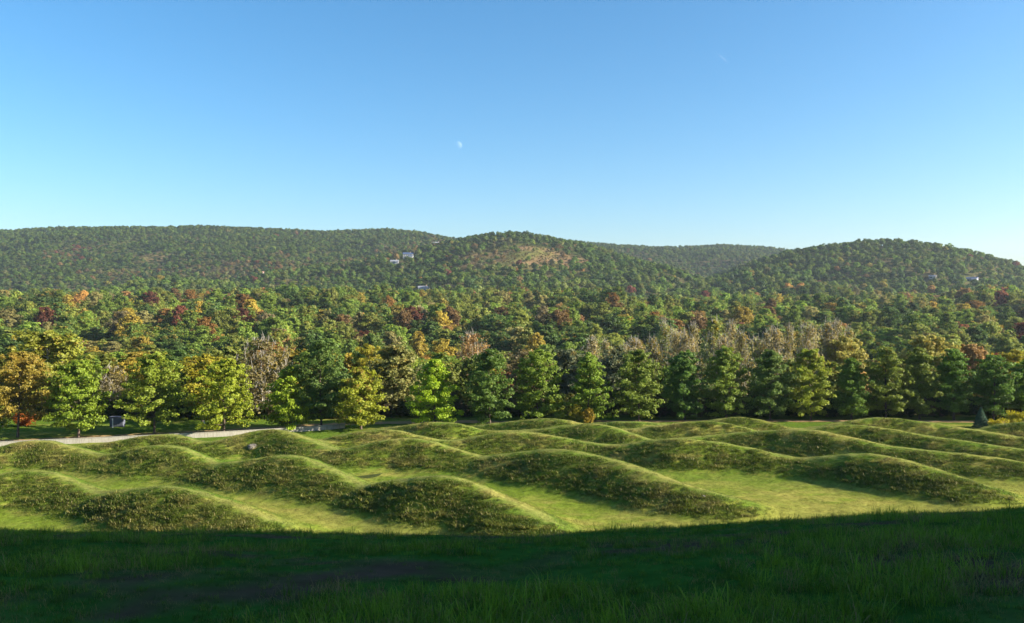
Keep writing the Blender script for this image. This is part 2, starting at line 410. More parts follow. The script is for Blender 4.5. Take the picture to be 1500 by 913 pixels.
PROF = {  # crown half-width against height fraction within the crown
 'oak':   ([0, .06, .2, .4, .6, .8, .92, 1], [.62, .88, 1.0, .99, .88, .66, .40, .14]),
 'cone':  ([0, .06, .2, .4, .6, .8, .92, 1], [.66, .93, 1.0, .92, .74, .50, .28, .08]),
 'column':([0, .08, .25, .5, .7, .85, .95, 1], [.6, .88, 1.0, 1.0, .86, .62, .35, .08]),
 'round': ([0, .1, .3, .5, .7, .85, .95, 1], [.35, .7, .95, 1.0, .92, .7, .42, .12]),
}
def make_tree(ht, rad, hb, kind, nl, per, lsz, npuff=5, flat=0.55, rise=0.25, trunk_r=0.2, bare=False, barkm=None, leafm=None, puffr=0.75, tk_limbs=22):
    """returns (crown mesh, trunk mesh) around the origin"""
    px, pr = PROF[kind]
    P = []; Q = []; lv = []; pv = []; tubes = []
    wob = rng.normal(size=2)*0.02*ht
    def axis(z): t = z/ht; return np.array((wob[0]*math.sin(t*2.5), wob[1]*math.sin(t*3.0), z))
    zz = np.linspace(-0.3, ht*0.97, 9)
    tubes.append(tube([axis(z) for z in zz], [max(0.02, trunk_r*(1-0.93*max(z, 0)/ht)**0.9*(1.35 if z < 0.1 else 1)) for z in zz], 8))
    az = rng.uniform(0, 6.28); sect = rng.uniform(0.78, 1.15, 7)
    for i in range(nl):
        t = ((i+0.5)/nl)**0.85; t = min(max(t+rng.normal()*0.02, 0), 0.995)
        z0 = hb+(ht-hb)*t
        az += 2.4+rng.normal()*0.3
        s = np.interp((az % 6.283)/6.283*7, np.arange(8), np.append(sect, sect[0]))
        L = rad*np.interp(t, px, pr)*rng.uniform(0.72, 1.16)*s
        r_ = rise*(0.2+1.3*t)+rng.normal()*0.08-(0.10 if t < 0.2 else 0)
        d = np.array((math.cos(az), math.sin(az), r_)); 
        st = axis(max(z0-abs(r_)*L*0.55-0.25*L*t, hb*0.8)); en = axis(z0)*np.array((1, 1, 1))+d*L*np.array((1, 1, 0.45))
        mid = (st+en)/2+np.array((0, 0, 0.06*L))
        if i % max(1, nl//tk_limbs) == 0 or bare:
            tubes.append(tube([st, mid, en], [trunk_r*0.28*(1-t*0.6), trunk_r*0.17*(1-t*0.6), 0.015], 4))
        k = npuff
        for j in range(k):
            u = (j+rng.uniform(0.2, 0.9))/k; u = 0.22+0.80*u
            c = (1-u)**2*st+2*u*(1-u)*mid+u*u*en+rng.normal(size=3)*np.array((.30, .30, .16))*(0.4+puffr)
            R_ = puffr*rng.uniform(0.6, 1.25)*(0.65+0.45*np.interp(t, px, pr))
            m = int(per*rng.uniform(0.6, 1.3))
            g = rng.normal(size=(m, 3)); g /= np.linalg.norm(g, axis=1, keepdims=True); g *= rng.uniform(0.25, 1, (m, 1))**0.5
            P.append(c+g*R_*np.array((1, 1, flat)))
            Q.append(g*0.55+0.55*np.array((math.cos(az), math.sin(az), 0.4+t))+rng.normal(size=(m, 3))*0.52)
            b = rng.uniform(-0.22, 0.22); lv.append(np.clip(rng.uniform(0.2, 0.8, m)+b, 0, 1)); pv.append(np.full(m, rng.uniform()*0.8+0.2*(1-t))+rng.normal(size=m)*0.06)
            if bare and m < 16:
                for q in range(3):
                    e2 = c+rng.normal(size=3)*np.array((.35, .35, .8))+np.array((0, 0, .6))
                    tubes.append(tube([c, e2], [0.035, 0.012], 3) if False else tube([c, (c+e2)/2, e2], [0.04, 0.03, 0.012], 4))
    P = np.concatenate(P); Q = np.concatenate(Q); lv = np.concatenate(lv); pv = np.concatenate(pv)
    v, f = leaves(P, Q, lsz*rng.uniform(0.7, 1.35, len(P)))
    cm = mesh_of('crown', v, f, leafm, False, {'lv': ('FLOAT', np.repeat(lv, 4).astype(np.float32)), 'pv': ('FLOAT', np.repeat(pv, 4).astype(np.float32))})
    tv, tf = join(tubes)
    tm = mesh_of('trunk', tv, tf, barkm, True)
    return cm, tm
def lump_tree(rad, ht, nleaf, lsz, mat, nl=9):
    """whole small far tree in one mesh: puffs of leaves over an uneven core"""
    cs = []; 
    for i in range(nl):
        a = rng.uniform(0, 6.28); r = rad*rng.uniform(0.0, 0.62); z = ht*rng.uniform(0.42, 0.80)
        cs.append((r*math.cos(a), r*math.sin(a), z-0.25*r, rad*rng.uniform(0.34, 0.56)))
    cs.append((0, 0, ht*0.55, rad*0.72)); cs = np.array(cs)
    P = []; Q = []; lv = []; pv = []
    for c in cs:
        m = int(nleaf/len(cs)); g = rng.normal(size=(m, 3)); g /= np.linalg.norm(g, axis=1, keepdims=True)
        g[:, 2] = np.where(g[:, 2] < -0.3, -g[:, 2], g[:, 2])
        P.append(c[:3]+g*c[3]*rng.uniform(0.8, 1.08, (m, 1))*np.array((1, 1, 0.85))); Q.append(g+rng.normal(size=(m, 3))*0.25)
        b = rng.uniform(-0.15, 0.15); lv.append(np.clip(rng.uniform(0.3, 0.7, m)+b, 0, 1)); pv.append(np.full(m, rng.uniform()))
    P = np.concatenate(P); Q = np.concatenate(Q); lv = np.concatenate(lv); pv = np.concatenate(pv)
    v, f = leaves(P, Q, lsz*rng.uniform(0.7, 1.3, len(P)), 1.2)
    tv, tf = tube([(0, 0, -1.5), (0, 0, ht*0.6)], [0.35, 0.15], 4)
    n0 = len(v); v = np.concatenate([v, tv]); f = np.concatenate([f, tf+n0])
    lv = np.concatenate([np.repeat(lv, 4), np.zeros(len(tv))]); pv = np.concatenate([np.repeat(pv, 4), np.ones(len(tv))])
    return mesh_of('far_tree', v, f, mat, False, {'lv': ('FLOAT', lv.astype(np.float32)), 'pv': ('FLOAT', pv.astype(np.float32))})

# ------------------------------------------------------------------ clearings and houses (sites first, the wood keeps off them)
# (x, y in the photo, width m, label, wall, roof, two storeys?)
HOUSES = [
 (598, 374, 18, 'white house high on the left ridge, at the upper end of the red trees', 'white', 'dark', 2),
 (578, 382, 14, 'long low white house just below the white house on the ridge', 'white', 'pale', 1),
 (640, 356, 20, 'grey house among orange trees close under the skyline', 'grey', 'grey', 1),
 (621, 424, 15, 'white gabled house with a tall end on the middle hill', 'white', 'pale', 2),
 (738, 427, 17, 'low tan house at the foot of the middle hill', 'tan', 'brown', 1),
 (1325, 356, 20, 'pale flat-fronted house on top of the right hill', 'pink', 'grey', 1),
 (1366, 404, 9, 'small white house half way down the right hill', 'white', 'pale', 1),
 (1424, 407, 14, 'long grey-blue roofed house at the right end of the hill', 'grey', 'slate', 1),
 (390, 399, 15, 'low pinkish house among rust-coloured trees on the left slope', 'pink', 'brown', 1),
 (280, 462, 11, 'blue-roofed house beside a small lawn in the left wood', 'grey', 'blue', 2),
 (8, 474, 11, 'pale blue house at the left edge of the wood', 'blue', 'grey', 2),
 (1036, 366, 18, 'small tower-like house on the far saddle skyline', 'grey', 'grey', 2),
]
HOUSES = HOUSES[:-1]
SITES = []
for h in HOUSES:
    x, y, z = hit(h[0], h[1], 330, 5.0)
    SITES.append((x, y, z))
def clear_mask(x, y):
    k = np.ones_like(x, bool)
    for (hx, hy, hz), h in zip(SITES, HOUSES):
        u = math.hypot(hx, hy); dx, dy = hx/u, hy/u
        al = (x-hx)*dx+(y-hy)*dy; ac = np.abs(-(x-hx)*dy+(y-hy)*dx)
        k &= ~((al > -55) & (al < 12) & (ac < h[2]*0.6+2))
    # lawn by the blue-roofed house
    lx, ly, lz = SITES[9]
    k &= ~((np.abs(x-lx+2) < 15) & (y < ly) & (y > ly-70))
    return k
AUT = [(100,370,60,'red'),(108,382,45,'red'),(400,388,110,'rust'),(440,385,70,'rust'),(560,375,110,'rust'),(600,360,80,'rust'),(645,352,50,'red'),(520,383,60,'rust'),(160,403,60,'rust'),(230,400,90,'rust'),(350,395,120,'rust'),
       (925,372,60,'rust'),(950,385,45,'rust'),(1000,400,60,'rust'),(760,360,110,'scrub'),(700,370,80,'scrub'),(820,372,60,'scrub'),(1320,450,60,'rust'),(1365,452,50,'scrub'),(440,342,40,'red')]
AUT = [(*hit(a, b, 300, 8)[:2], r, k) for a, b, r, k in AUT]

# ------------------------------------------------------------------ wood: where every tree stands
PAL = dict(green=(0.070, 0.105, 0.015), dark=(0.040, 0.068, 0.014), mid=(0.088, 0.125, 0.016), lime=(0.110, 0.155, 0.022), olive=(0.110, 0.125, 0.022),
           gold=(0.20, 0.155, 0.022), orange=(0.24, 0.125, 0.028), red=(0.15, 0.052, 0.028), rust=(0.175, 0.105, 0.036), brown=(0.115, 0.095, 0.045), grey=(0.14, 0.13, 0.075), scrub=(0.155, 0.140, 0.045))
KIND = list(PAL)
def pick_kind(x, y, X):
    n = len(x); u = rng.uniform(size=n); c = fbm(x/55, y/80, 71); c2 = fbm(x/28, y/40, 77)
    aut = np.maximum(sst(1150, 650, y), 0.22*sst(2100, 1000, y))*(0.55+0.9*(c-0.35))
    out = np.full(n, 'green', dtype=object)
    base = rng.uniform(size=n)
    out[base < 0.30] = 'mid'; out[(base >= 0.30) & (base < 0.50)] = 'dark'; out[base > 0.86] = 'olive'
    a = u < np.clip(aut, 0.015, 0.9)
    v = rng.uniform(size=n)*0.55+c2*0.45+0.02
    names = np.array(['olive', 'olive', 'lime', 'lime', 'scrub', 'brown', 'olive', 'olive', 'olive', 'lime', 'mid', 'gold', 'olive', 'olive', 'lime', 'scrub', 'olive', 'mid', 'gold', 'orange', 'lime', 'olive', 'olive', 'scrub', 'mid', 'rust', 'lime', 'olive', 'lime', 'olive', 'lime', 'gold', 'olive', 'rust', 'red'], dtype=object)
    sel = names[(rng.uniform(size=n)*0.9999*len(names)).astype(int)]
    out[a] = sel[a]
    # dense dark belts of evergreen-looking trees
    dk = (c2 < 0.36) & (rng.uniform(size=n) < 0.75); out[dk] = 'dark'
    for ax, ay, r, k in AUT:
        d = np.hypot((x-ax), (y-ay)*0.7); m = (d < r) & (rng.uniform(size=n) < 0.42*np.clip(1.4-d/r, 0, 1))
        alt = {'red': ['red', 'rust', 'brown'], 'rust': ['rust', 'brown', 'rust', 'scrub', 'olive', 'scrub'], 'scrub': ['scrub', 'brown', 'rust', 'scrub']}[k]
        out[m] = np.array(alt, dtype=object)[rng.integers(0, len(alt), m.sum())]
    return out
def jit_grid(y0, y1, sp, half):
    xs = np.arange(-half*y1-20, half*y1+20, sp); ys = np.arange(y0, y1, sp)
    X, Y = np.meshgrid(xs, ys); X = X+rng.uniform(-0.42, 0.42, X.shape)*sp; Y = Y+rng.uniform(-0.42, 0.42, Y.shape)*sp
    X = X.ravel(); Y = Y.ravel(); k = np.abs(X) < half*Y+25
    return X[k], Y[k]
zones = [(178, 330, 8.8, 0.68), (330, 900, 12.2, 0.68), (900, 3050, 12.6, 0.68)]
wx = []; wy = []
for z in zones:
    a, b = jit_grid(*z); wx.append(a); wy.append(b)
wx = np.concatenate(wx); wy = np.concatenate(wy)
k = clear_mask(wx, wy)
for bx, by, r in BARE:
    d = np.hypot(wx-bx, (wy-by)*0.6)+rng.normal(size=len(wx))*4; k &= ~((d < r) & (rng.uniform(size=len(wx)) < 0.66))
wx = wx[k]; wy = wy[k]
wz = height(wx, wy, False)
em = rng.uniform(size=len(wx)) < np.where(wy < 900, 0.30, 0.36)      # the trees that stand above their neighbours
whh = np.where(wy < 330, rng.uniform(9.5, 17.5, len(wx)), np.where(em, rng.uniform(18.5, 24.5, len(wx)), rng.uniform(11.0, 15.5, len(wx))))
fz = 1-0.30*sst(620, 1500, wy)
whh = whh*np.where(wy > 330, fz, 1)*(0.86+0.28*fbm(wx/40, wy/40, 88))
wr = whh*rng.uniform(0.31, 0.44, len(wx))
wr = np.where(wy > 330, np.where(em, rng.uniform(5.8, 9.0, len(wx)), rng.uniform(4.8, 6.8, len(wx)))*(1-0.10*sst(620, 1500, wy)), wr)
# the left and centre just behind the row stand lower, so the valley shows
whh = np.where(wy < 260, whh*0.93, whh)
wk = pick_kind(wx, wy, 750+F*wx/wy)

# special trees of the second rank that the photo shows clearly: X, Ytop, dist, width px, kind, form
SPEC = [
 (60, 488, 172, 118, 'olive_gold', 'syc'), (297, 522, 166, 82, 'gold_green', 'round'), (387, 500, 170, 84, 'brown_green', 'sparse'),
 (580, 508, 176, 86, 'olive_pale', 'round'), (540, 507, 186, 52, 'gold_green', 'round'), (690, 492, 215, 60, 'rust_pale', 'sparse'),
 (1047, 472, 230, 42, 'lime_dull', 'slim'), (1238, 496, 205, 62, 'gold_pale', 'round'), (1357, 492, 205, 78, 'gold_pale', 'round'), (1424, 506, 200, 56, 'rust_pale', 'round'),
 (1488, 515, 195, 50, 'gold_green', 'round'), (160, 540, 172, 60, 'brown_green', 'sparse'), (620, 540, 178, 50, 'olive_pale', 'sparse'),
 (905, 512, 186, 62, 'grey_green', 'round'), (830, 512, 190, 60, 'grey_green', 'round'),
]
for i, X in enumerate(range(868, 1245, 17)):
    SPEC.append((X+rng.uniform(-5, 5), 485+rng.uniform(-9, 14)+(22 if X < 940 else 0), 196+rng.uniform(-8, 20), 30+rng.uniform(-4, 8), ['tan', 'scrub', 'palegreen', 'tan'][i % 4], 'bare'))
EXTRA = dict(tan=(0.23, 0.195, 0.080), palegreen=(0.18, 0.20, 0.065), olive_gold=(0.175, 0.185, 0.024), gold_green=(0.22, 0.20, 0.018), brown_green=(0.125, 0.105, 0.035), olive_pale=(0.16, 0.16, 0.045), rust_pale=(0.24, 0.15, 0.055),
             lime_dull=(0.17, 0.18, 0.035), gold_pale=(0.24, 0.22, 0.050), grey_green=(0.10, 0.115, 0.055))
PALL = dict(PAL, **EXTRA)
# the row along the far edge of the meadow: X, Ytop, Ybase, width px, colour, turning share, form, label
ROW = [
 (26, 518, 641, 108, (0.165, 0.128, 0.024), 0.22, 'oak', 'golden-brown tree with a bare reddish trunk, first of the front row at the left edge'),
 (115, 530, 642, 92, (0.122, 0.168, 0.017), 0.04, 'oak', 'bright green round oak standing behind the pale curved wall, second of the front row'),
 (226, 518, 636, 108, (0.135, 0.17, 0.020), 0.14, 'oak', 'broad yellow-green oak with layered boughs and an orange-tinged skirt, above the low wave'),
 (328, 530, 636, 98, (0.165, 0.195, 0.018), 0.14, 'oak', 'broad yellow-green tree with a dark trunk at the right end of the pale wall'),
 (425, 538, 629, 84, (0.165, 0.22, 0.016), 0.16, 'cone', 'lime tree with a yellow top in front of the brownish tree'),
 (471, 500, 628, 90, (0.070, 0.110, 0.026), 0.03, 'round', 'tall dark green tree between the two lime-yellow trees'),
 (529, 540, 630, 84, (0.17, 0.19, 0.018), 0.24, 'oak', 'lime-yellow rounded tree with an orange patch on its upper left'),
 (638, 528, 624, 84, (0.18, 0.25, 0.014), 0.03, 'cone', 'vivid lime-green pointed tree, the brightest of the row'),
 (718, 514, 624, 84, (0.052, 0.085, 0.022), 0.02, 'oak', 'dark green oak with drooping boughs right of the vivid lime tree'),
 (787, 514, 620, 80, (0.085, 0.120, 0.022), 0.06, 'oak', 'olive-green oak with a pale trunk above the yellow shrubs'),
 (860, 520, 619, 78, (0.090, 0.130, 0.022), 0.07, 'cone', 'olive-green cone-shaped oak right of the yellow shrubs'),
 (936, 514, 618, 90, (0.080, 0.105, 0.024), 0.05, 'oak', 'broad dull olive oak with a wide skirt of low boughs'),
 (1003, 517, 616, 68, (0.055, 0.095, 0.026), 0.02, 'column', 'dark green upright oak right of the broad olive oak'),
 (1064, 511, 616, 78, (0.085, 0.115, 0.026), 0.06, 'oak', 'olive oak with a little yellow low in its crown, below the tall slim yellow-green tree'),
 (1128, 515, 616, 64, (0.065, 0.095, 0.032), 0.03, 'column', 'grey-green narrow oak in front of the bare pale trees'),
 (1188, 513, 616, 72, (0.110, 0.130, 0.022), 0.13, 'oak', 'olive-yellow oak with orange tips inside its crown'),
 (1247, 528, 615, 60, (0.065, 0.105, 0.024), 0.03, 'cone', 'short green cone-shaped oak in front of the pale gold tree'),
 (1298, 510, 614, 64, (0.090, 0.110, 0.028), 0.07, 'column', 'tall olive oak right of the short cone-shaped oak'),
 (1347, 512, 614, 60, (0.085, 0.105, 0.028), 0.06, 'column', 'olive oak just in front of the big pale gold tree'),
 (1397, 512, 615, 52, (0.055, 0.095, 0.022), 0.02, 'column', 'narrow dark green oak left of the small blue-green conifer'),
 (1455, 521, 616, 66, (0.050, 0.088, 0.022), 0.10, 'round', 'round dark green tree with a reddish flush behind the small conifer'),
 (1508, 530, 616, 58, (0.065, 0.110, 0.022), 0.03, 'round', 'green tree cut by the right edge of the picture behind yellow shrubs'),
]
for s in SPEC:   # keep the scattered wood clear of the placed trees
    sx = (s[0]-750)/F*s[2]; k = np.hypot(wx-sx, wy-s[2]) > 4.5
    wx, wy, wz, whh, wr, wk = [a[k] for a in (wx, wy, wz, whh, wr, wk)]
for s in ROW:
    d = F*H/(s[2]-YH); sx = (s[0]-750)/F*d; k = np.hypot(wx-sx, wy-d) > 9
    wx, wy, wz, whh, wr, wk = [a[k] for a in (wx, wy, wz, whh, wr, wk)]

# trees just behind the row stay lower than the placed ones
topY = YH-F*(wz+whh-H)/wy; lim = 506+rng.uniform(0, 26, len(wx)); wX = 750+F*wx/wy
nearw = wy < 330
newh = H-(lim-YH)/F*wy-wz
whh = np.where(nearw & (topY < lim), np.maximum(newh, 6.5), whh)
wr = np.where(nearw, np.minimum(wr, whh*0.42), wr)
keep = np.ones(len(wx), bool)
for s in SPEC:
    if s[5] == 'bare': keep &= ~((np.abs(wX-s[0]) < 14) & (wy < s[2]+4) & (wy > 176) & (YH-F*(wz+whh-H)/wy < s[1]+38))
    else: keep &= ~((np.abs(wX-s[0]) < s[3]*0.5+14) & (wy < s[2]+4) & (YH-F*(wz+whh-H)/wy < s[1]+30))
wx, wy, wz, whh, wr, wk = [a[keep] for a in (wx, wy, wz, whh, wr, wk)]

# how much of each tree the camera sees (front to back), to know which are individuals
def seen():
    order = np.argsort(wy); buf = np.full(1700, 1e9); vis = np.zeros(len(wx))
    for s in ROW+[(a[0], a[1], 0, a[3]) for a in SPEC]:
        a = int(s[0]-s[3]*0.4+100); b = int(s[0]+s[3]*0.4+100); buf[max(a, 0):max(b, 0)] = np.minimum(buf[max(a, 0):max(b, 0)], s[1]+8)
    for i in order:
        X = 750+F*wx[i]/wy[i]+100; hw = F*wr[i]/wy[i]; a = int(max(0, X-hw)); b = int(min(1700, X+hw+1))
        if b <= a: vis[i] = -50 if abs(X-850) < 1100 else -99; continue
        top = YH-F*(wz[i]+whh[i]-H)/wy[i]
        g = buf[a:b]-top; gg = np.clip(g, 0, 2*hw*1.1).sum()
        vis[i] = gg if (X-100 > -8 and X-100 < 1508) else gg*0.0+0.01*(gg > 0)
        if g.max() < -14: vis[i] = -10
        cc = buf[a:b]; t = top+0.12*hw; buf[a:b] = np.minimum(cc, t+(np.abs(np.arange(a, b)-X)/max(hw, 1))**2*hw*0.7)
    return vis
vis = seen()
NIND = 262
order = np.argsort(-vis); ind = order[:NIND]
mask_ind = np.zeros(len(wx), bool); mask_ind[ind] = True
rest = (~mask_ind) & ((vis > -5) | ((wy < 215)))
print('wood total', len(wx), 'individuals', NIND, 'smallest seen area', vis[order[NIND-1]], 'rest', rest.sum(), 'dist max', wy[ind].max())

print('T',round(time.time()-T0,1))
# ------------------------------------------------------------------ far wood as one mass
def lum_j(c, n, s=0.16):
    return np.asarray(c)*np.exp(rng.normal(size=(n, 1))*s)*(1+rng.normal(size=(n, 3))*0.06)
mid_protos = []
for i in range(5):
    cm, tm = make_tree(15, 5.2, 2.5, ['round', 'round', 'oak', 'column', 'round'][i], 30, 17, 0.62, 5, 0.7, 0.35, 0.22, False, M_bark, M_leafI, 1.45, 8)
    v = np.zeros(len(cm.vertices)*3, np.float32); cm.vertices.foreach_get('co', v)
    mid_protos.append(cm)
far_protos = [lump_tree(5.2, 14, 420, 1.05, M_leafI) for i in range(6)]
wood_coll = proto_coll('wood_kind', mid_protos+far_protos)
rx, ry, rz, rh, rr, rk = [a[rest] for a in (wx, wy, wz, whh, wr, wk)]
n = len(rx)
idx = np.where(ry < 950, rng.integers(0, 5, n), rng.integers(5, 11, n))
ph = np.where(idx < 5, 15.0, 14.0)
col = np.array([PALL[k] for k in rk])
# on the hills the leaves are still nearly all green
hillg = np.array([k in ('green', 'mid', 'dark', 'olive') for k in rk])
col = col*(1.0+0.72*sst(1700, 560, ry))[:, None]*np.stack([1-0.10*sst(800, 1300, ry), np.ones(n), np.ones(n)], -1)*np.exp(rng.normal(size=(n, 1))*0.17)*(1+rng.normal(size=(n, 3))*0.05)
scl = np.stack([rr/5.2, rr/5.2, rh/ph], -1)
rot = np.stack([rng.normal(size=n)*0.05, rng.normal(size=n)*0.05, rng.uniform(0, 6.28, n)], -1)
tip = np.where(ry < 900, rng.uniform(0, 0.18, n), rng.uniform(0, 0.05, n))
wood = scatter('woodland', np.stack([rx, ry, rz-0.2], -1), idx, rot, scl, np.clip(col, 0.004, 0.5), tip, wood_coll)
tag(wood, 'mass of green and autumn-tinted woodland covering the valley and the hills', 'woodland', kind='stuff')
# unseen wood added on the rise beside the viewpoint to shade the slope
bx_, by_ = np.meshgrid(np.arange(52, 135, 6.0), np.arange(-60, 30, 6.0)); bx_ = (bx_+rng.uniform(-2, 2, bx_.shape)).ravel(); by_ = (by_+rng.uniform(-2, 2, by_.shape)).ravel()
n = len(bx_)
side = scatter('unseen_shade_wood', np.stack([bx_, by_, height(bx_, by_, False)-0.3], -1), rng.integers(0, 5, n), np.stack([np.zeros(n), np.zeros(n), rng.uniform(0, 6, n)], -1),
               np.stack([np.full(n, 1.15), np.full(n, 1.15), rng.uniform(1.15, 1.35, n)], -1), lum_j(PAL['green'], n), np.full(n, 0.05), wood_coll)
tag(side, 'unseen dense green wood added on the rise to shade the slope', 'woodland', kind='stuff')
# scrub and dry grass tussocks on the bare summit patches and along the wood's near edge
sxs = []; sys_ = []
for bx, by, r in BARE:
    m = int(r*r/14); a = rng.uniform(0, 6.28, m); q = r*np.sqrt(rng.uniform(0, 1, m)); sxs.append(bx+q*np.cos(a)); sys_.append(by+q*np.sin(a)/0.6)
sx_ = np.concatenate(sxs); sy_ = np.concatenate(sys_); n = len(sx_)
sc = rng.uniform(0.10, 0.32, n)
scr = scatter('summit_scrub', np.stack([sx_, sy_, height(sx_, sy_, False)-0.3], -1), rng.integers(5, 11, n), np.stack([np.zeros(n), np.zeros(n), rng.uniform(0, 6, n)], -1),
              np.stack([sc*1.5, sc*1.5, sc], -1), np.array([PALL[['scrub', 'rust', 'brown', 'olive', 'scrub'][i]] for i in rng.integers(0, 5, n)]), np.zeros(n), wood_coll)
tag(scr, 'dry tan and rust scrub on the open hill top', 'scrub', kind='stuff')
# undergrowth right behind the row
n = 1500
ux = rng.uniform(-125, 135, n); uy = 171+rng.uniform(0, 1, n)**1.5*42+np.where(ux < -35, -4, 0); uy = np.maximum(uy, 170)
sc = rng.uniform(0.10, 0.27, n)
und = scatter('undergrowth', np.stack([ux, uy, height(ux, uy, False)-0.2], -1), rng.integers(0, 5, n), np.stack([np.zeros(n), np.zeros(n), rng.uniform(0, 6, n)], -1),
              np.stack([sc*1.2, sc*1.2, sc*1.1], -1), np.array([PALL[['dark', 'green', 'olive', 'brown', 'mid', 'dark'][i]] for i in rng.integers(0, 6, n)])*0.8, np.full(n, 0.08), wood_coll)
tag(und, 'dark green and brownish undergrowth at the foot of the wood', 'undergrowth', kind='stuff')

print('T',round(time.time()-T0,1))
# ------------------------------------------------------------------ individual trees
def place_tree(name, protos, loc, h, r, col, tipv, label, cat, group, rz=None, kids=('trunk', 'crown')):
    """protos: (crown mesh, trunk mesh, proto height, proto radius)"""
    cm, tm, ph, pr = protos
    t = empty(name, loc, rng.uniform(0, 6.28) if rz is None else rz)
    t.scale = (r/pr, r/pr, h/ph)
    a = ob('trunk', tm, t); b = ob('crown', cm, t); b.color = (*[float(max(0.004, c)) for c in col], float(tipv))
    tag(t, label, cat, group)
    return t
# front row: a proto of its own for each tree
for (X, yt, yb, wpx, col, tp, form, label) in ROW:
    d = F*H/(yb-YH); d = min(d, 169)
    x = (X-750)/F*d; z = h1(x, d); top = H-(yt-YH)/F*d; h = top-z; r = wpx*0.5*d/F
    hb = {'oak': 0.10, 'cone': 0.07, 'column': 0.10, 'round': 0.13}[form]*h
    if X == 26: hb = 0.24*h
    elif X < 340: hb = 0.13*h
    cm, tm = make_tree(h, r, hb, form, 70, 34, 0.27, 6, 0.55, 0.30, 0.21, False, M_bark, M_leaf, 0.80, 40)
    place_tree('oak_tree', (cm, tm, h, r), (x, d, z-0.05), h, r, [c*(1.6 if X < 700 else 2.15) for c in col[:2]]+[col[2]*1.3], tp, label, 'tree', 'trees in a row along the far edge of the meadow')
# second rank: special trees
rprot = {}
def gp(form, i):
    if (form, i) not in rprot:
        if form == 'round': p = (14, 4.6, 2.2, 'round', 44, 34, 0.36, 5, 0.62, 0.35, 0.2, False, M_bark, M_leaf, 0.95, 20)
        elif form == 'oak': p = (14, 4.4, 1.8, 'oak', 44, 34, 0.36, 5, 0.5, 0.22, 0.2, False, M_bark, M_leaf, 0.95, 20)
        elif form == 'column': p = (14, 3.6, 2.0, 'column', 40, 32, 0.36, 4, 0.6, 0.4, 0.18, False, M_bark, M_leaf, 0.95, 20)
        elif form == 'sparse': p = (14, 4.2, 1.2, 'column', 46, 15, 0.30, 5, 0.8, 0.6, 0.18, True, M_barkgrey, M_leaf, 0.9, 46)
        elif form == 'syc': p = (17, 6.4, 3.0, 'round', 60, 34, 0.40, 6, 0.6, 0.45, 0.34, True, M_barkpale, M_leaf, 0.95, 60)
        elif form == 'slim': p = (16, 2.6, 3.0, 'column', 40, 22, 0.36, 4, 0.8, 0.7, 0.16, True, M_barkpale, M_leaf, 0.8, 40)
        elif form == 'bare': p = (15, 2.6, 2.5, 'column', 40, 13, 0.30, 4, 1.0, 1.3, 0.17, True, M_barkgrey, M_leaf, 0.9, 34)
        rprot[(form, i)] = (*make_tree(*p), p[0], p[1])
    return rprot[(form, i)]
SPECLAB = ['big yellow-green sycamore with a white trunk behind the golden-brown tree', 'golden-green tree tucked behind the broad yellow-green trees', 'tall thin brownish tree behind the lime tree with a yellow top',
 'pale olive tree between the lime-yellow rounded tree and the vivid lime one', 'golden-topped tree behind the lime-yellow rounded tree', 'pale orange half-bare tree above the gap before the dark green oak',
 'tall slim yellow-green tree rising above the oaks and bare trees', 'pale gold tree behind the short cone-shaped oak', 'big pale gold tree behind the olive oaks on the right', 'rusty-gold tree behind the narrow dark green oak',
 'golden-green tree behind the right end of the row', 'thin brownish half-bare tree between the bright green round oak and the layered one', 'thin pale olive tree close behind the left side of the vivid lime tree',
 'greyish-green rounded tree behind the cone-shaped and broad olive oaks', 'greyish-green rounded tree behind the olive oak and the yellow shrubs']
ordw = ['first', 'second', 'third', 'fourth', 'fifth', 'sixth', 'seventh', 'eighth', 'ninth', 'tenth', 'eleventh', 'twelfth', 'thirteenth', 'fourteenth', 'fifteenth', 'sixteenth', 'seventeenth', 'eighteenth', 'nineteenth', 'twentieth', 'twenty-first', 'twenty-second', 'twenty-third', 'twenty-fourth', 'twenty-fifth']
nb = 0
for i, s in enumerate(SPEC):
    X, yt, d, wpx, ck, form = s
    x = (X-750)/F*d; z = h1(x, d); h = H-(yt-YH)/F*d-z; r = wpx*0.5*d/F
    if form == 'bare':
        label = 'nearly leafless pale %s tree, %s from the left in the band of bare trees' % ({'tan': 'tan', 'scrub': 'olive-tan', 'palegreen': 'greenish'}[ck], ordw[nb]); nb += 1
        nm, gr, cat = 'bare_tree', 'pale bare trees behind the oaks', 'bare tree'
    else:
        label = SPECLAB[i]; nm, gr, cat = ('sycamore_tree' if form == 'syc' else 'broadleaf_tree'), 'autumn trees close behind the row', 'tree'
    P = gp(form, i % 3)
    place_tree(nm, P, (x, d, z-0.05), h, r, [1.4*q for q in PALL[ck]], {'bare': 0.3}.get(form, 0.15), label, cat, gr)
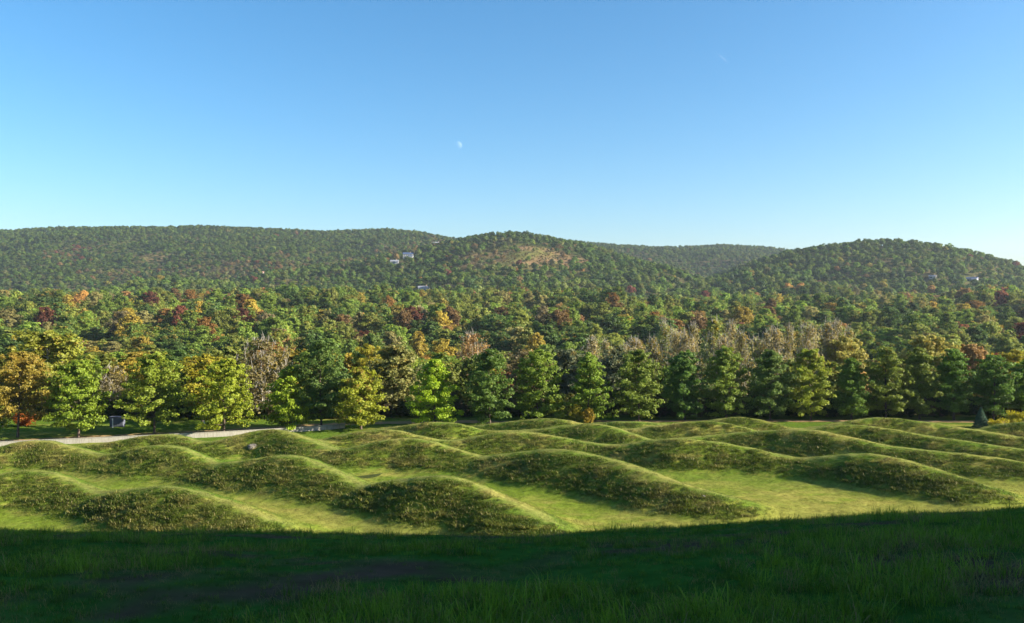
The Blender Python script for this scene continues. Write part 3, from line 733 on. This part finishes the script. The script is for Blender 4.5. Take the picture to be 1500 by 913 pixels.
# the wood's trees that show largest
CW_ = {'green': 'green', 'dark': 'dark green', 'mid': 'mid-green', 'lime': 'yellow-green', 'olive': 'olive', 'gold': 'golden', 'orange': 'orange', 'red': 'red', 'rust': 'rust-coloured', 'brown': 'brownish', 'grey': 'grey-brown', 'scrub': 'tan-olive'}
FORMW = {'round': 'round-crowned', 'oak': 'spreading', 'column': 'upright'}
rowX = [(r[0], n) for r, n in zip(ROW, ['golden-brown tree', 'bright green round oak', 'layered yellow-green oak', 'yellow-green tree at the wall end', 'yellow-topped lime tree', 'tall dark green tree of the row', 'lime-yellow rounded tree',
        'vivid lime tree', 'dark drooping oak', 'olive oak with the pale trunk', 'cone-shaped olive oak', 'broad dull olive oak', 'dark upright oak', 'olive oak below the slim tree', 'grey-green narrow oak', 'olive-yellow oak', 'short cone-shaped oak', 'tall olive oak',
        'olive oak before the pale gold tree', 'narrow dark green oak', 'round dark tree of the row', 'tree cut by the right edge'])]
LAB = {}
indl = sorted(ind, key=lambda i: wy[i])
labels = {}
for i in indl:
    X = 750+F*wx[i]/wy[i]; ref = min(rowX, key=lambda q: abs(q[0]-X)); dx = X-ref[0]
    form = ['round', 'round', 'oak', 'column'][int(hash2(np.array([int(i)]), np.array([3]), 5)[0]*4) % 4]
    pos = 'above the' if abs(dx) < 12 else ('above left of the' if dx < 0 else 'above right of the')
    far = 'just behind' if wy[i] < 260 else ''
    keyb = (wk[i], form, pos, ref[1]); labels.setdefault(keyb, []).append((i, form))
for key, lst in labels.items():
    kd, form, pos, ref = key
    lst.sort(key=lambda q: wy[q[0]])
    for j, (i, f) in enumerate(lst):
        rank = '' if len(lst) == 1 else (['nearer', 'farther'][j] if len(lst) == 2 else ['nearest', 'second nearest', 'third nearest', 'fourth nearest', 'fifth nearest', 'sixth nearest', 'seventh nearest', 'eighth nearest', 'ninth nearest'][min(j, 8)])
        lab = ('%s %s tree %s %s' % (CW_[kd], FORMW[f], pos, ref)) if not rank else ('%s %s %s tree %s %s' % (rank, CW_[kd], FORMW[f], pos, ref))
        LAB[i] = (lab, f)
for i in indl:
    lab, form = LAB[i]
    c = (1.0 if wk[i] in ('red', 'orange', 'rust') else 1.85)*np.array(PALL[wk[i]])*math.exp(rng.normal()*0.15)
    P = gp(form, int(rng.integers(0, 3)))
    place_tree('broadleaf_tree', P, (wx[i], wy[i], wz[i]-0.1), whh[i], wr[i], c, rng.uniform(0, 0.2), lab, 'tree', 'trees of the wood behind the row')

print('T',round(time.time()-T0,1))
# ------------------------------------------------------------------ shrubs and the small conifer
def bush(name, X, Y, d, wpx, hpx, col, tp, label, cat, group=None):
    x = (X-750)/F*d; z = h1(x, d); r = wpx*0.5*d/F; h = hpx*d/F
    cm, tm = make_tree(h, r, 0.12*h, 'round', 26, 26, 0.17, 4, 0.8, 0.5, 0.05, False, M_bark, M_leaf, 0.42*max(0.7, r/2), 26)
    return place_tree(name, (cm, tm, h, r), (x, d, z-0.05), h, r, col, tp, label, cat, group)
G_ = 'yellow shrubs at the foot of the row'
bush('shrub', 818, 0, 163, 42, 34, (0.22, 0.26, 0.025), 0.1, 'yellow-green shrub, largest of the group below the olive oak with the pale trunk', 'shrub', G_)
bush('shrub', 843, 0, 162, 26, 26, (0.36, 0.31, 0.03), 0.1, 'yellow shrub in the middle of the group left of the cone-shaped olive oak', 'shrub', G_)
bush('shrub', 862, 0, 161, 20, 22, (0.38, 0.27, 0.035), 0.15, 'orange-yellow shrub at the foot of the cone-shaped olive oak', 'shrub', G_)
bush('shrub', 1462, 0, 155, 26, 14, (0.50, 0.42, 0.02), 0.0, 'low bright yellow shrub right of the small conifer', 'shrub', G_)
bush('shrub', 1486, 0, 156, 34, 24, (0.40, 0.36, 0.02), 0.05, 'taller yellow shrub at the right edge behind the last wave', 'shrub', G_)
bush('shrub', 1512, 0, 156, 30, 26, (0.17, 0.19, 0.03), 0.1, 'yellow-green shrub cut by the right edge of the picture', 'shrub', G_)
bush('shrub', 36, 0, 160, 34, 18, (0.42, 0.13, 0.02), 0.0, 'bright orange shrub behind the bare reddish trunk at left', 'shrub')
bush('shrub', 4, 0, 158, 30, 34, (0.16, 0.19, 0.02), 0.0, 'yellow-green shrub at the left edge under the golden-brown tree', 'shrub')
# conifer
def conifer(X, d, wpx, hpx, col, label):
    x = (X-750)/F*d; z = h1(x, d); r = wpx*0.5*d/F; h = hpx*d/F
    n = 5200; t = rng.uniform(0, 1, n)**0.8; a = rng.uniform(0, 6.28, n); lay = 0.75+0.25*np.abs(np.sin(t*26))
    q = r*(1-t)**0.85*lay*rng.uniform(0.45, 1.0, n)**0.5
    P = np.stack([q*np.cos(a), q*np.sin(a), 0.15+t*(h-0.2)-0.12*q], -1); Q = np.stack([np.cos(a), np.sin(a), np.full(n, 0.5)], -1)+rng.normal(size=(n, 3))*0.5
    v, f = leaves(P, Q, rng.uniform(0.09, 0.17, n), 2.2)
    cm = mesh_of('crown', v, f, M_leaf, False, {'lv': ('FLOAT', np.repeat(rng.uniform(0.2, 0.9, n), 4).astype(np.float32)), 'pv': ('FLOAT', np.ones(4*n, np.float32))})
    tv, tf = tube([(0, 0, -0.2), (0, 0, h*0.9)], [0.09, 0.02], 6)
    return place_tree('conifer', (cm, mesh_of('trunk', tv, tf, M_bark, True), h, r), (x, d, z), h, r, col, 0.0, label, 'conifer', None)
conifer(1437, 158, 26, 30, (0.065, 0.125, 0.070), 'small blue-green conifer standing alone before the dark oaks at right')

# ------------------------------------------------------------------ pale curved wall at the far left of the meadow, and the path above it
M_wall = None
m, nt_ = newmat('pale_concrete'); L = nt_.links.new
tc = N(nt_, 'ShaderNodeTexCoord'); mp = N(nt_, 'ShaderNodeMapping'); mp.inputs['Scale'].default_value = (5, 5, 0.5); L(tc.outputs['Object'], mp.inputs[0])
no = N(nt_, 'ShaderNodeTexNoise'); no.inputs['Scale'].default_value = 1.2; no.inputs['Detail'].default_value = 6; no.inputs['Roughness'].default_value = 0.7; L(mp.outputs[0], no.inputs[0])
cr = N(nt_, 'ShaderNodeValToRGB'); cr.color_ramp.elements[0].position = 0.38; cr.color_ramp.elements[1].position = 0.55
cr.color_ramp.elements[0].color = (0.24, 0.22, 0.18, 1); cr.color_ramp.elements[1].color = (0.34, 0.32, 0.27, 1); L(no.outputs[0], cr.inputs[0])
b = N(nt_, 'ShaderNodeBsdfPrincipled'); b.inputs['Roughness'].default_value = 0.85; L(cr.outputs[0], b.inputs[0])
o_ = N(nt_, 'ShaderNodeOutputMaterial'); L(b.outputs[0], o_.inputs[0]); M_wall = m
def ribbon_wall(pts, h0, th, name, mat, cap=0.06, panel=4.8):
    """upright wall along pts with a projecting cap; joints between panels are cut as narrow grooves"""
    body = []; caps = []
    P = [np.array(p, float) for p in pts]
    acc = []
    for a, b in zip(P[:-1], P[1:]):
        n_ = max(1, int(round(np.linalg.norm(b-a)/panel)))
        for i in range(n_): acc.append(a+(b-a)*i/n_)
    acc.append(P[-1])
    def boxseg(a, b, z0a, z0b, z1a, z1b, t, gap):
        d = b-a; L_ = np.linalg.norm(d); d = d/L_; nn = np.array((-d[1], d[0])); a = a+d*gap; b = b-d*gap
        v = []
        for q, z0, z1 in ((a, z0a, z1a), (b, z0b, z1b)):
            for s in (-1, 1):
                for z in (z0, z1): v.append((*(q+nn*t*0.5*s), z))
        f = np.array([(0, 1, 5, 4), (2, 6, 7, 3), (0, 2, 3, 1), (4, 5, 7, 6), (1, 3, 7, 5), (0, 4, 6, 2)])
        return np.array(v), f
    for i in range(len(acc)-1):
        a = acc[i][:2]; b = acc[i+1][:2]; za = acc[i][2]; zb = acc[i+1][2]
        body.append(boxseg(a, b, za-1.2, zb-1.2, za+h0, zb+h0, th, 0.005))
        caps.append(boxseg(a, b, za+h0+0.002, zb+h0+0.002, za+h0+cap, zb+h0+cap, th+0.1, 0.004))
    t = empty(name, (0, 0, 0)); v, f = join(body); ob('wall_face', mesh_of('wall_face', v, f, mat), t); v, f = join(caps); ob('coping', mesh_of('coping', v, f, mat), t)
    return t
wp = []
for X, d in [(-60, 135.5), (0, 137), (60, 139), (110, 140.5), (150, 142), (200, 143.5), (260, 145.5), (320, 147.5), (370, 149.5), (430, 153), (505, 157)]:
    x = (X-750)/F*d; wp.append((x, d, 0.0))
_w = np.array(wp); _c0 = np.polyfit(_w[:, 0], _w[:, 1], 3); _xs = np.linspace(_w[0, 0], _w[-1, 0], 36)
wt = ribbon_wall([(a, float(np.polyval(_c0, a)), 0.0) for a in _xs], 0.85, 0.3, 'retaining_wall', M_wall)
tag(wt, 'low pale concrete wall curving along the far left edge of the meadow', 'wall')

def strip(pts, wid, name, mat, lift=0.03, colr=None):
    V = []; n = len(pts)
    P = np.array(pts, float)
    tt = np.linspace(0, n-1, 160); Q = np.stack([np.interp(tt, np.arange(n), P[:, k]) for k in range(2)], -1)
    T = np.gradient(Q, axis=0); T /= np.linalg.norm(T, axis=1, keepdims=True); Nn = np.stack([-T[:, 1], T[:, 0]], -1)
    rows = []
    for s in np.linspace(-0.5, 0.5, 7):
        q = Q+Nn*wid*s; rows.append(np.stack([q[:, 0], q[:, 1], height(q[:, 0], q[:, 1])+lift+0.0*q[:, 0]], -1))
    V = np.stack(rows, 1).reshape(-1, 3); k = 7
    i = np.arange(k-1)[None]+np.arange(159)[:, None]*k; f = np.stack([i, i+1, i+1+k, i+k], -1).reshape(-1, 4)
    return ob(name, mesh_of(name, V, f, mat, True))
M_path = plain_mat('dusty_gravel', (0.24, 0.21, 0.16), 0.3, 1.2, 1.0, 0.0)
M_dry = plain_mat('leaf_strewn_verge', (0.27, 0.19, 0.09), 0.35, 0.8, 1.0, 0.0)
pp = [((X-750)/F*d, d) for X, d in [(-60, 137.6), (0, 139.1), (60, 141.1), (110, 142.7), (200, 145.8), (320, 150), (430, 155.5), (505, 159.5)]]
ve = strip([((X-750)/F*d, d+3.2) for X, d in [(-60, 138), (0, 139.5), (60, 141.5), (110, 143.2), (200, 146.5), (320, 151), (430, 156.5), (505, 160), (700, 163)]], 3.4, 'verge', M_dry, 0.05); tag(ve, 'leaf-strewn tan verge under the left trees', 'verge', kind='structure')
pt = strip(pp, 2.2, 'path', M_path, 0.07); tag(pt, 'pale gravel path behind the low wall', 'path', kind='structure')
p2 = strip([((X-750)/F*d, d) for X, d in [(560, 164), (700, 165), (900, 166), (1100, 167), (1250, 166.5), (1400, 166), (1540, 164)]], 3.0, 'path', M_dry, 0.06); tag(p2, 'dry tan track along the foot of the right oaks', 'path', kind='structure')

# ------------------------------------------------------------------ utility box and posts at the wood's edge on the left, boulders
M_grey = plain_mat('grey_paint', (0.10, 0.11, 0.145), 0.1, 2); M_white = plain_mat('white_paint', (0.75, 0.75, 0.72), 0.08, 0.3, 0.6)
def boxm(x0, x1, y0, y1, z0, z1):
    v = np.array([(x, y, z) for x in (x0, x1) for y in (y0, y1) for z in (z0, z1)], float)
    return v, np.array([(0, 1, 3, 2), (4, 6, 7, 5), (0, 4, 5, 1), (2, 3, 7, 6), (0, 2, 6, 4), (1, 5, 7, 3)])
d = 159; x = (172-750)/F*d
t = empty('utility_cabinet', (x, d, h1(x, d)))
v, f = boxm(-1.3, 1.3, -0.5, 0.5, 0, 1.9); ob('cabinet_body', mesh_of('cabinet_body', v, f, M_grey), t)
v, f = boxm(-1.4, 1.4, -0.6, 0.6, 1.903, 2.02); ob('lid', mesh_of('lid', v, f, M_grey), t)
v, f = boxm(-1.15, -0.05, -0.54, -0.505, 0.15, 1.75); dd = ob('door', mesh_of('door', v, f, M_grey), t)
v, f = boxm(0.05, 1.15, -0.54, -0.505, 0.15, 1.75); ob('door', mesh_of('door', v, f, M_grey), t)
tag(t, 'blue-grey utility cabinet beside a white post under the trees at left', 'utility cabinet')
def post(X, d, label, h=1.3):
    x = (X-750)/F*d; t = empty('marker_post', (x, d, h1(x, d)))
    v, f = tube([(0, 0, -0.2), (0, 0, h)], [0.11, 0.10], 8); ob('post', mesh_of('post', v, f, M_white), t)
    v, f = tube([(0, 0, h), (0, 0, h+0.07), (0, 0, h+0.1)], [0.13, 0.12, 0.01], 8); ob('cap', mesh_of('cap', v, f, M_white), t)
    tag(t, label, 'post', 'white posts under the trees')
post(165, 157.5, 'white post at the left side of the blue-grey cabinet', 1.7)
post(299, 158, 'white post in the shade of the broad yellow-green trees')
M_rock = plain_mat('grey_rock', (0.17, 0.15, 0.125), 0.4, 1.5, 0.95, 0.1)
def boulder(X, Y, r, label, flat=0.6):
    x, y, z = None, None, None
    ys = np.arange(80, 170, 0.25); xs = (X-750)/F*ys; zs = H-(Y-YH)/F*ys; hz = height(xs, ys, False); k = np.where(hz > zs)[0]; i = k[0] if len(k) else 0
    x, y, z = xs[i], ys[i], hz[i]
    import bmesh
    bm = bmesh.new(); bmesh.ops.create_icosphere(bm, subdivisions=3, radius=r)
    for vv in bm.verts:
        n_ = vnoise(np.array([vv.co.x*1.7/r+5]), np.array([vv.co.y*1.7/r+vv.co.z*2.1/r+X]), 4)[0]+0.4*vnoise(np.array([vv.co.x*5/r+5]), np.array([vv.co.y*5/r+vv.co.z*4/r]), 8)[0]
        vv.co *= 0.7+0.5*n_; vv.co.z *= flat
    me = bpy.data.meshes.new('boulder'); bm.to_mesh(me); bm.free(); me.materials.append(M_rock)
    o = ob('boulder', me, loc=(x, y, z-0.02)); tag(o, label, 'boulder')
boulder(370, 655, 0.75, 'grey-brown boulder on the near face of the wave left of centre')
boulder(1031, 727, 0.22, 'small pale stone on the right foot of the central wave')
boulder(1435, 697, 0.16, 'tiny pale stone on the light lawn at far right')

print('T',round(time.time()-T0,1))
# ------------------------------------------------------------------ houses on the hills
def hm(n, c): return plain_mat('house_'+n, c, 0.06, 0.5, 0.7, 0.2)
WM = dict(white=hm('white', (0.40, 0.40, 0.39)), grey=hm('grey', (0.36, 0.37, 0.40)), tan=hm('tan', (0.50, 0.36, 0.25)), pink=hm('pink', (0.58, 0.46, 0.42)), blue=hm('blue', (0.40, 0.50, 0.62)))
RM = dict(dark=hm('roof_dark', (0.06, 0.09, 0.17)), pale=hm('roof_pale', (0.20, 0.21, 0.24)), grey=hm('roof_grey', (0.24, 0.24, 0.27)), brown=hm('roof_brown', (0.26, 0.15, 0.10)), slate=hm('roof_slate', (0.17, 0.19, 0.26)), blue=hm('roof_blue', (0.16, 0.24, 0.42)))
M_win, nt_ = newmat('window_glass'); b = N(nt_, 'ShaderNodeBsdfPrincipled'); b.inputs[0].default_value = (0.03, 0.04, 0.05, 1); b.inputs['Roughness'].default_value = 0.1
o_ = N(nt_, 'ShaderNodeOutputMaterial'); nt_.links.new(b.outputs[0], o_.inputs[0])
for (sx, sy, sz), (X, Y, wd, label, wc, rc, st) in zip(SITES, HOUSES):
    t = empty('house', (sx, sy, sz), math.atan2(-sx, sy)+rng.uniform(-0.25, 0.35))
    dp = wd*0.5; hh = 3.0*st+0.8; a = wd/2; b_ = dp/2
    v, f = boxm(-a, a, -b_, b_, -3, hh); V = [(v, f)]
    # gable ends
    g = np.array([(-a, -b_, hh), (-a, b_, hh), (-a, 0, hh+dp*0.32), (-a+0.2, -b_, hh), (-a+0.2, b_, hh), (-a+0.2, 0, hh+dp*0.32)])
    gf = np.array([(0, 1, 2, 2), (3, 5, 4, 4), (0, 2, 5, 3), (1, 4, 5, 2)])
    ob('wall', mesh_of('wall', v, f, WM[wc]), t)
    rr_ = 0.5; rv = np.array([(-a-rr_, -b_-rr_, hh+0.01), (a+rr_, -b_-rr_, hh+0.01), (a+rr_, 0, hh+dp*0.34), (-a-rr_, 0, hh+dp*0.34), (-a-rr_, b_+rr_, hh+0.01), (a+rr_, b_+rr_, hh+0.01)])
    rf = [(0, 1, 2, 3), (3, 2, 5, 4), (0, 3, 4), (1, 5, 2), (0, 4, 5, 1)]
    ro = ob('roof', mesh_of('roof', rv, rf, RM[rc]), t)
    v, f = boxm(a*0.35, a*0.35+1.1, -0.5, 0.6, hh+0.6, hh+dp*0.34+1.4); ob('chimney', mesh_of('chimney', v, f, WM['tan']), ro)
    # lower wing in front
    v, f = boxm(a*0.1, a*0.95, -b_-3.2, -b_-0.01, -3, 3.0); ob('wing', mesh_of('wing', v, f, WM[wc]), t)
    v = np.array([(a*0.05, -b_-3.6, 3.01), (a, -b_-3.6, 3.01), (a, -b_-0.02, 4.4), (a*0.05, -b_-0.02, 4.4), (a*0.05, -b_-0.02, 3.01), (a, -b_-0.02, 3.01)])
    ob('wing_roof', mesh_of('wing_roof', v, [(0, 1, 2, 3), (0, 3, 4), (1, 5, 2), (0, 4, 5, 1)], RM[rc]), t)
    for s_ in range(st):
        for k_ in range(4):
            wx0 = -a+wd*(0.08+0.12*k_ if s_ == 0 else 0.1+0.22*k_); z0 = 1.0+3.0*s_
            if s_ == 0 and wx0+1.3 > a*0.1: continue
            if wx0+1.3 > a-0.2: continue
            v, f = boxm(wx0, wx0+1.3, -b_-0.06, -b_-0.004, z0, z0+1.5); ob('window', mesh_of('window', v, f, M_win), t)
    tag(t, label, 'house', 'houses on the wooded hills')

# ------------------------------------------------------------------ grass
def tuft(nbl, h, spread, lean, wid):
    V = []; Fc = []; lv = []; pv = []
    for i in range(nbl):
        a = rng.uniform(0, 6.28); r = spread*math.sqrt(rng.uniform()); p = np.array((r*math.cos(a), r*math.sin(a), -0.03))
        b_ = rng.uniform(0, 6.28); L_ = h*rng.uniform(0.45, 1.15); ln = lean*rng.uniform(0.2, 1.2)
        dr = np.array((math.cos(b_), math.sin(b_), 0)); sd_ = np.array((-math.sin(b_), math.cos(b_), 0))*wid*0.5*rng.uniform(0.7, 1.3)
        n0 = len(V); pts = [p, p+dr*ln*L_*0.25+np.array((0, 0, L_*0.5)), p+dr*ln*L_*0.62+np.array((0, 0, L_*0.85)), p+dr*ln*L_+np.array((0, 0, L_*(1.02-0.25*ln)))]
        for q, w_ in zip(pts, (1, 0.85, 0.55, 0.08)): V += [q-sd_*w_, q+sd_*w_]
        for k_ in range(3): Fc.append((n0+2*k_, n0+2*k_+1, n0+2*k_+3, n0+2*k_+2))
        l_ = rng.uniform(0.1, 0.9); pvv = rng.uniform(); lv += [l_]*8; pv += [pvv]*8
    return mesh_of('tuft', np.array(V), np.array(Fc), M_grass, False, {'lv': ('FLOAT', np.array(lv, np.float32)), 'pv': ('FLOAT', np.array(pv, np.float32))})
fine = [tuft(30, 0.15, 0.13, 0.75, 0.006) for i in range(5)]
tall = [tuft(22, 0.24, 0.13, 0.8, 0.009) for i in range(3)]
dead = [tuft(22, 0.13, 0.20, 1.5, 0.006) for i in range(2)]
coarse = [tuft(34, 0.20, 0.42, 1.4, 0.040) for i in range(4)]
short = [tuft(26, 0.075, 0.42, 1.1, 0.026) for i in range(3)]
gcoll = proto_coll('grass_kind', fine+tall+dead+coarse+short)   # 0-4 fine, 5-7 tall, 8-9 dead, 10-13 coarse, 14-16 short
# the shaded slope in front
pts = []
for y0, y1, den in ((3, 8, 75), (8, 14, 45), (14, 22, 26), (22, 40, 13), (40, 66, 3)):
    hw = 0.70*y1+2; n = int(den*(y1-y0)*2*hw); pts.append(np.stack([rng.uniform(-hw, hw, n), rng.uniform(y0, y1, n)], -1))
p = np.concatenate(pts); x, y = p[:, 0], p[:, 1]; n = len(x)
soil = fbm(x/2.4, y/1.7, 31)*0.6+fbm(x/0.6, y/0.6, 32)*0.4
keep = (rng.uniform(size=n) > sst(0.56, 0.70, soil)*0.8); p = p[keep]; x, y, soil = x[keep], y[keep], soil[keep]; n = len(x)
u = rng.uniform(size=n); lush = fbm(x/1.6, y/1.6, 35)
idx = rng.integers(0, 5, n); idx = np.where((u < 0.10) & (lush > 0.5), rng.integers(5, 8, n), idx); idx = np.where((u > 0.70) | (soil > 0.54), np.where(rng.uniform(size=n) < 0.6, rng.integers(8, 10, n), idx), idx)
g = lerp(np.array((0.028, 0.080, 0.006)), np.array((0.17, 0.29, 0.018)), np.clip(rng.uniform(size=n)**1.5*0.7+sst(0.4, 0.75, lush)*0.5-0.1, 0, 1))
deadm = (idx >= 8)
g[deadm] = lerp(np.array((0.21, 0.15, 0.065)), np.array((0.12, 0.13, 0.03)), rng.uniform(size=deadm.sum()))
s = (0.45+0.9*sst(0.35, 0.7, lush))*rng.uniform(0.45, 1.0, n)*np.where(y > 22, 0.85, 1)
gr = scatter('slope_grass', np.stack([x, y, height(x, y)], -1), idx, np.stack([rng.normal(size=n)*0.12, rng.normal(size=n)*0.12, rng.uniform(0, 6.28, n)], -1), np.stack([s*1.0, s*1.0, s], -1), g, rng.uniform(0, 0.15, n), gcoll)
tag(gr, 'long dark green grass with dead stalks on the shaded slope', 'grass', kind='stuff')
# the lit meadow and the waves
n = 150000
yy = 72+(172-72)*rng.uniform(size=n)**1.25; xx = rng.uniform(-1, 1, n)*(0.68*yy+4)
wv = waves(xx, yy); e = 0.5; sy = (waves(xx, yy+e)-waves(xx, yy-e))/(2*e)
bank = sst(0.02, 0.34, sy+(fbm(xx/3, yy/2, 46)-0.5)*0.25)*sst(0.1, 1.2, wv)
idx = np.where(rng.uniform(size=n) < 0.05+bank, rng.integers(10, 14, n), rng.integers(14, 17, n))
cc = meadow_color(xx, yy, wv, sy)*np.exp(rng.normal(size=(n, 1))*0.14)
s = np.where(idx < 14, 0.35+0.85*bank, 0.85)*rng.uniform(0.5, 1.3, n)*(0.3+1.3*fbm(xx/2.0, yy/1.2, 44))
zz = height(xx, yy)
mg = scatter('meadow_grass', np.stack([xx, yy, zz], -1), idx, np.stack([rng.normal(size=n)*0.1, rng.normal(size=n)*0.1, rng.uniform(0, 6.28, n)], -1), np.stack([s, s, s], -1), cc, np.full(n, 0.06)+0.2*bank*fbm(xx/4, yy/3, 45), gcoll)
tag(mg, 'rough green and straw-coloured grass over the earth waves', 'grass', kind='stuff')

print('T',round(time.time()-T0,1))
# ------------------------------------------------------------------ moon and vapour trail
def sky_obj_mat(name, c):
    m, nt = newmat(name); d_ = N(nt, 'ShaderNodeBsdfDiffuse'); d_.inputs[0].default_value = (*c, 1); t_ = N(nt, 'ShaderNodeBsdfTransparent'); a_ = N(nt, 'ShaderNodeAddShader')
    g_ = N(nt, 'ShaderNodeNewGeometry'); mx_ = N(nt, 'ShaderNodeMixShader'); t2 = N(nt, 'ShaderNodeBsdfTransparent'); o = N(nt, 'ShaderNodeOutputMaterial'); L = nt.links.new
    L(d_.outputs[0], a_.inputs[0]); L(t_.outputs[0], a_.inputs[1]); L(g_.outputs['Backfacing'], mx_.inputs[0]); L(a_.outputs[0], mx_.inputs[1]); L(t2.outputs[0], mx_.inputs[2]); L(mx_.outputs[0], o.inputs[0])
    return m
import bmesh
D = 40000.0
bm = bmesh.new(); bmesh.ops.create_uvsphere(bm, u_segments=48, v_segments=24, radius=D*5.6/F)
me = bpy.data.meshes.new('moon'); bm.to_mesh(me); bm.free(); me.materials.append(sky_obj_mat('moon_dust', (0.06, 0.06, 0.066)))
me.polygons.foreach_set('use_smooth', [True]*len(me.polygons))
mo = ob('moon', me, loc=((671-750)/F*D, D, H-(213-YH)/F*D)); tag(mo, 'pale daytime half moon in the clear sky above the middle hill', 'moon')
D = 12000.0
a = np.array(((1052-750)/F*D, D, H-(80-YH)/F*D)); b = np.array(((1067-750)/F*D, D+60, H-(90.5-YH)/F*D))
v, f = tube([a+(b-a)*t for t in np.linspace(0, 1, 7)], [2, 9, 11, 12, 11, 8, 2], 10)
tr = ob('vapour_trail', mesh_of('vapour_trail', v, f, sky_obj_mat('vapour', (0.08, 0.08, 0.08)), True)); tag(tr, 'short white vapour trail high at the upper right of the sky', 'vapour trail')

# ------------------------------------------------------------------ air
v, f = boxm(-3700, 3700, -1000, 4500, -30, 330)
hz = ob('haze', mesh_of('haze', v, f)); m, nt_ = newmat('air'); pv_ = N(nt_, 'ShaderNodeVolumePrincipled'); pv_.inputs['Color'].default_value = (0.70, 0.83, 0.97, 1)
pv_.inputs['Density'].default_value = 0.000055; pv_.inputs['Anisotropy'].default_value = 0.2; o_ = N(nt_, 'ShaderNodeOutputMaterial'); nt_.links.new(pv_.outputs[0], o_.inputs['Volume']); hz.data.materials.append(m)
tag(hz, 'thin blue haze filling the valley air', 'haze', kind='stuff')
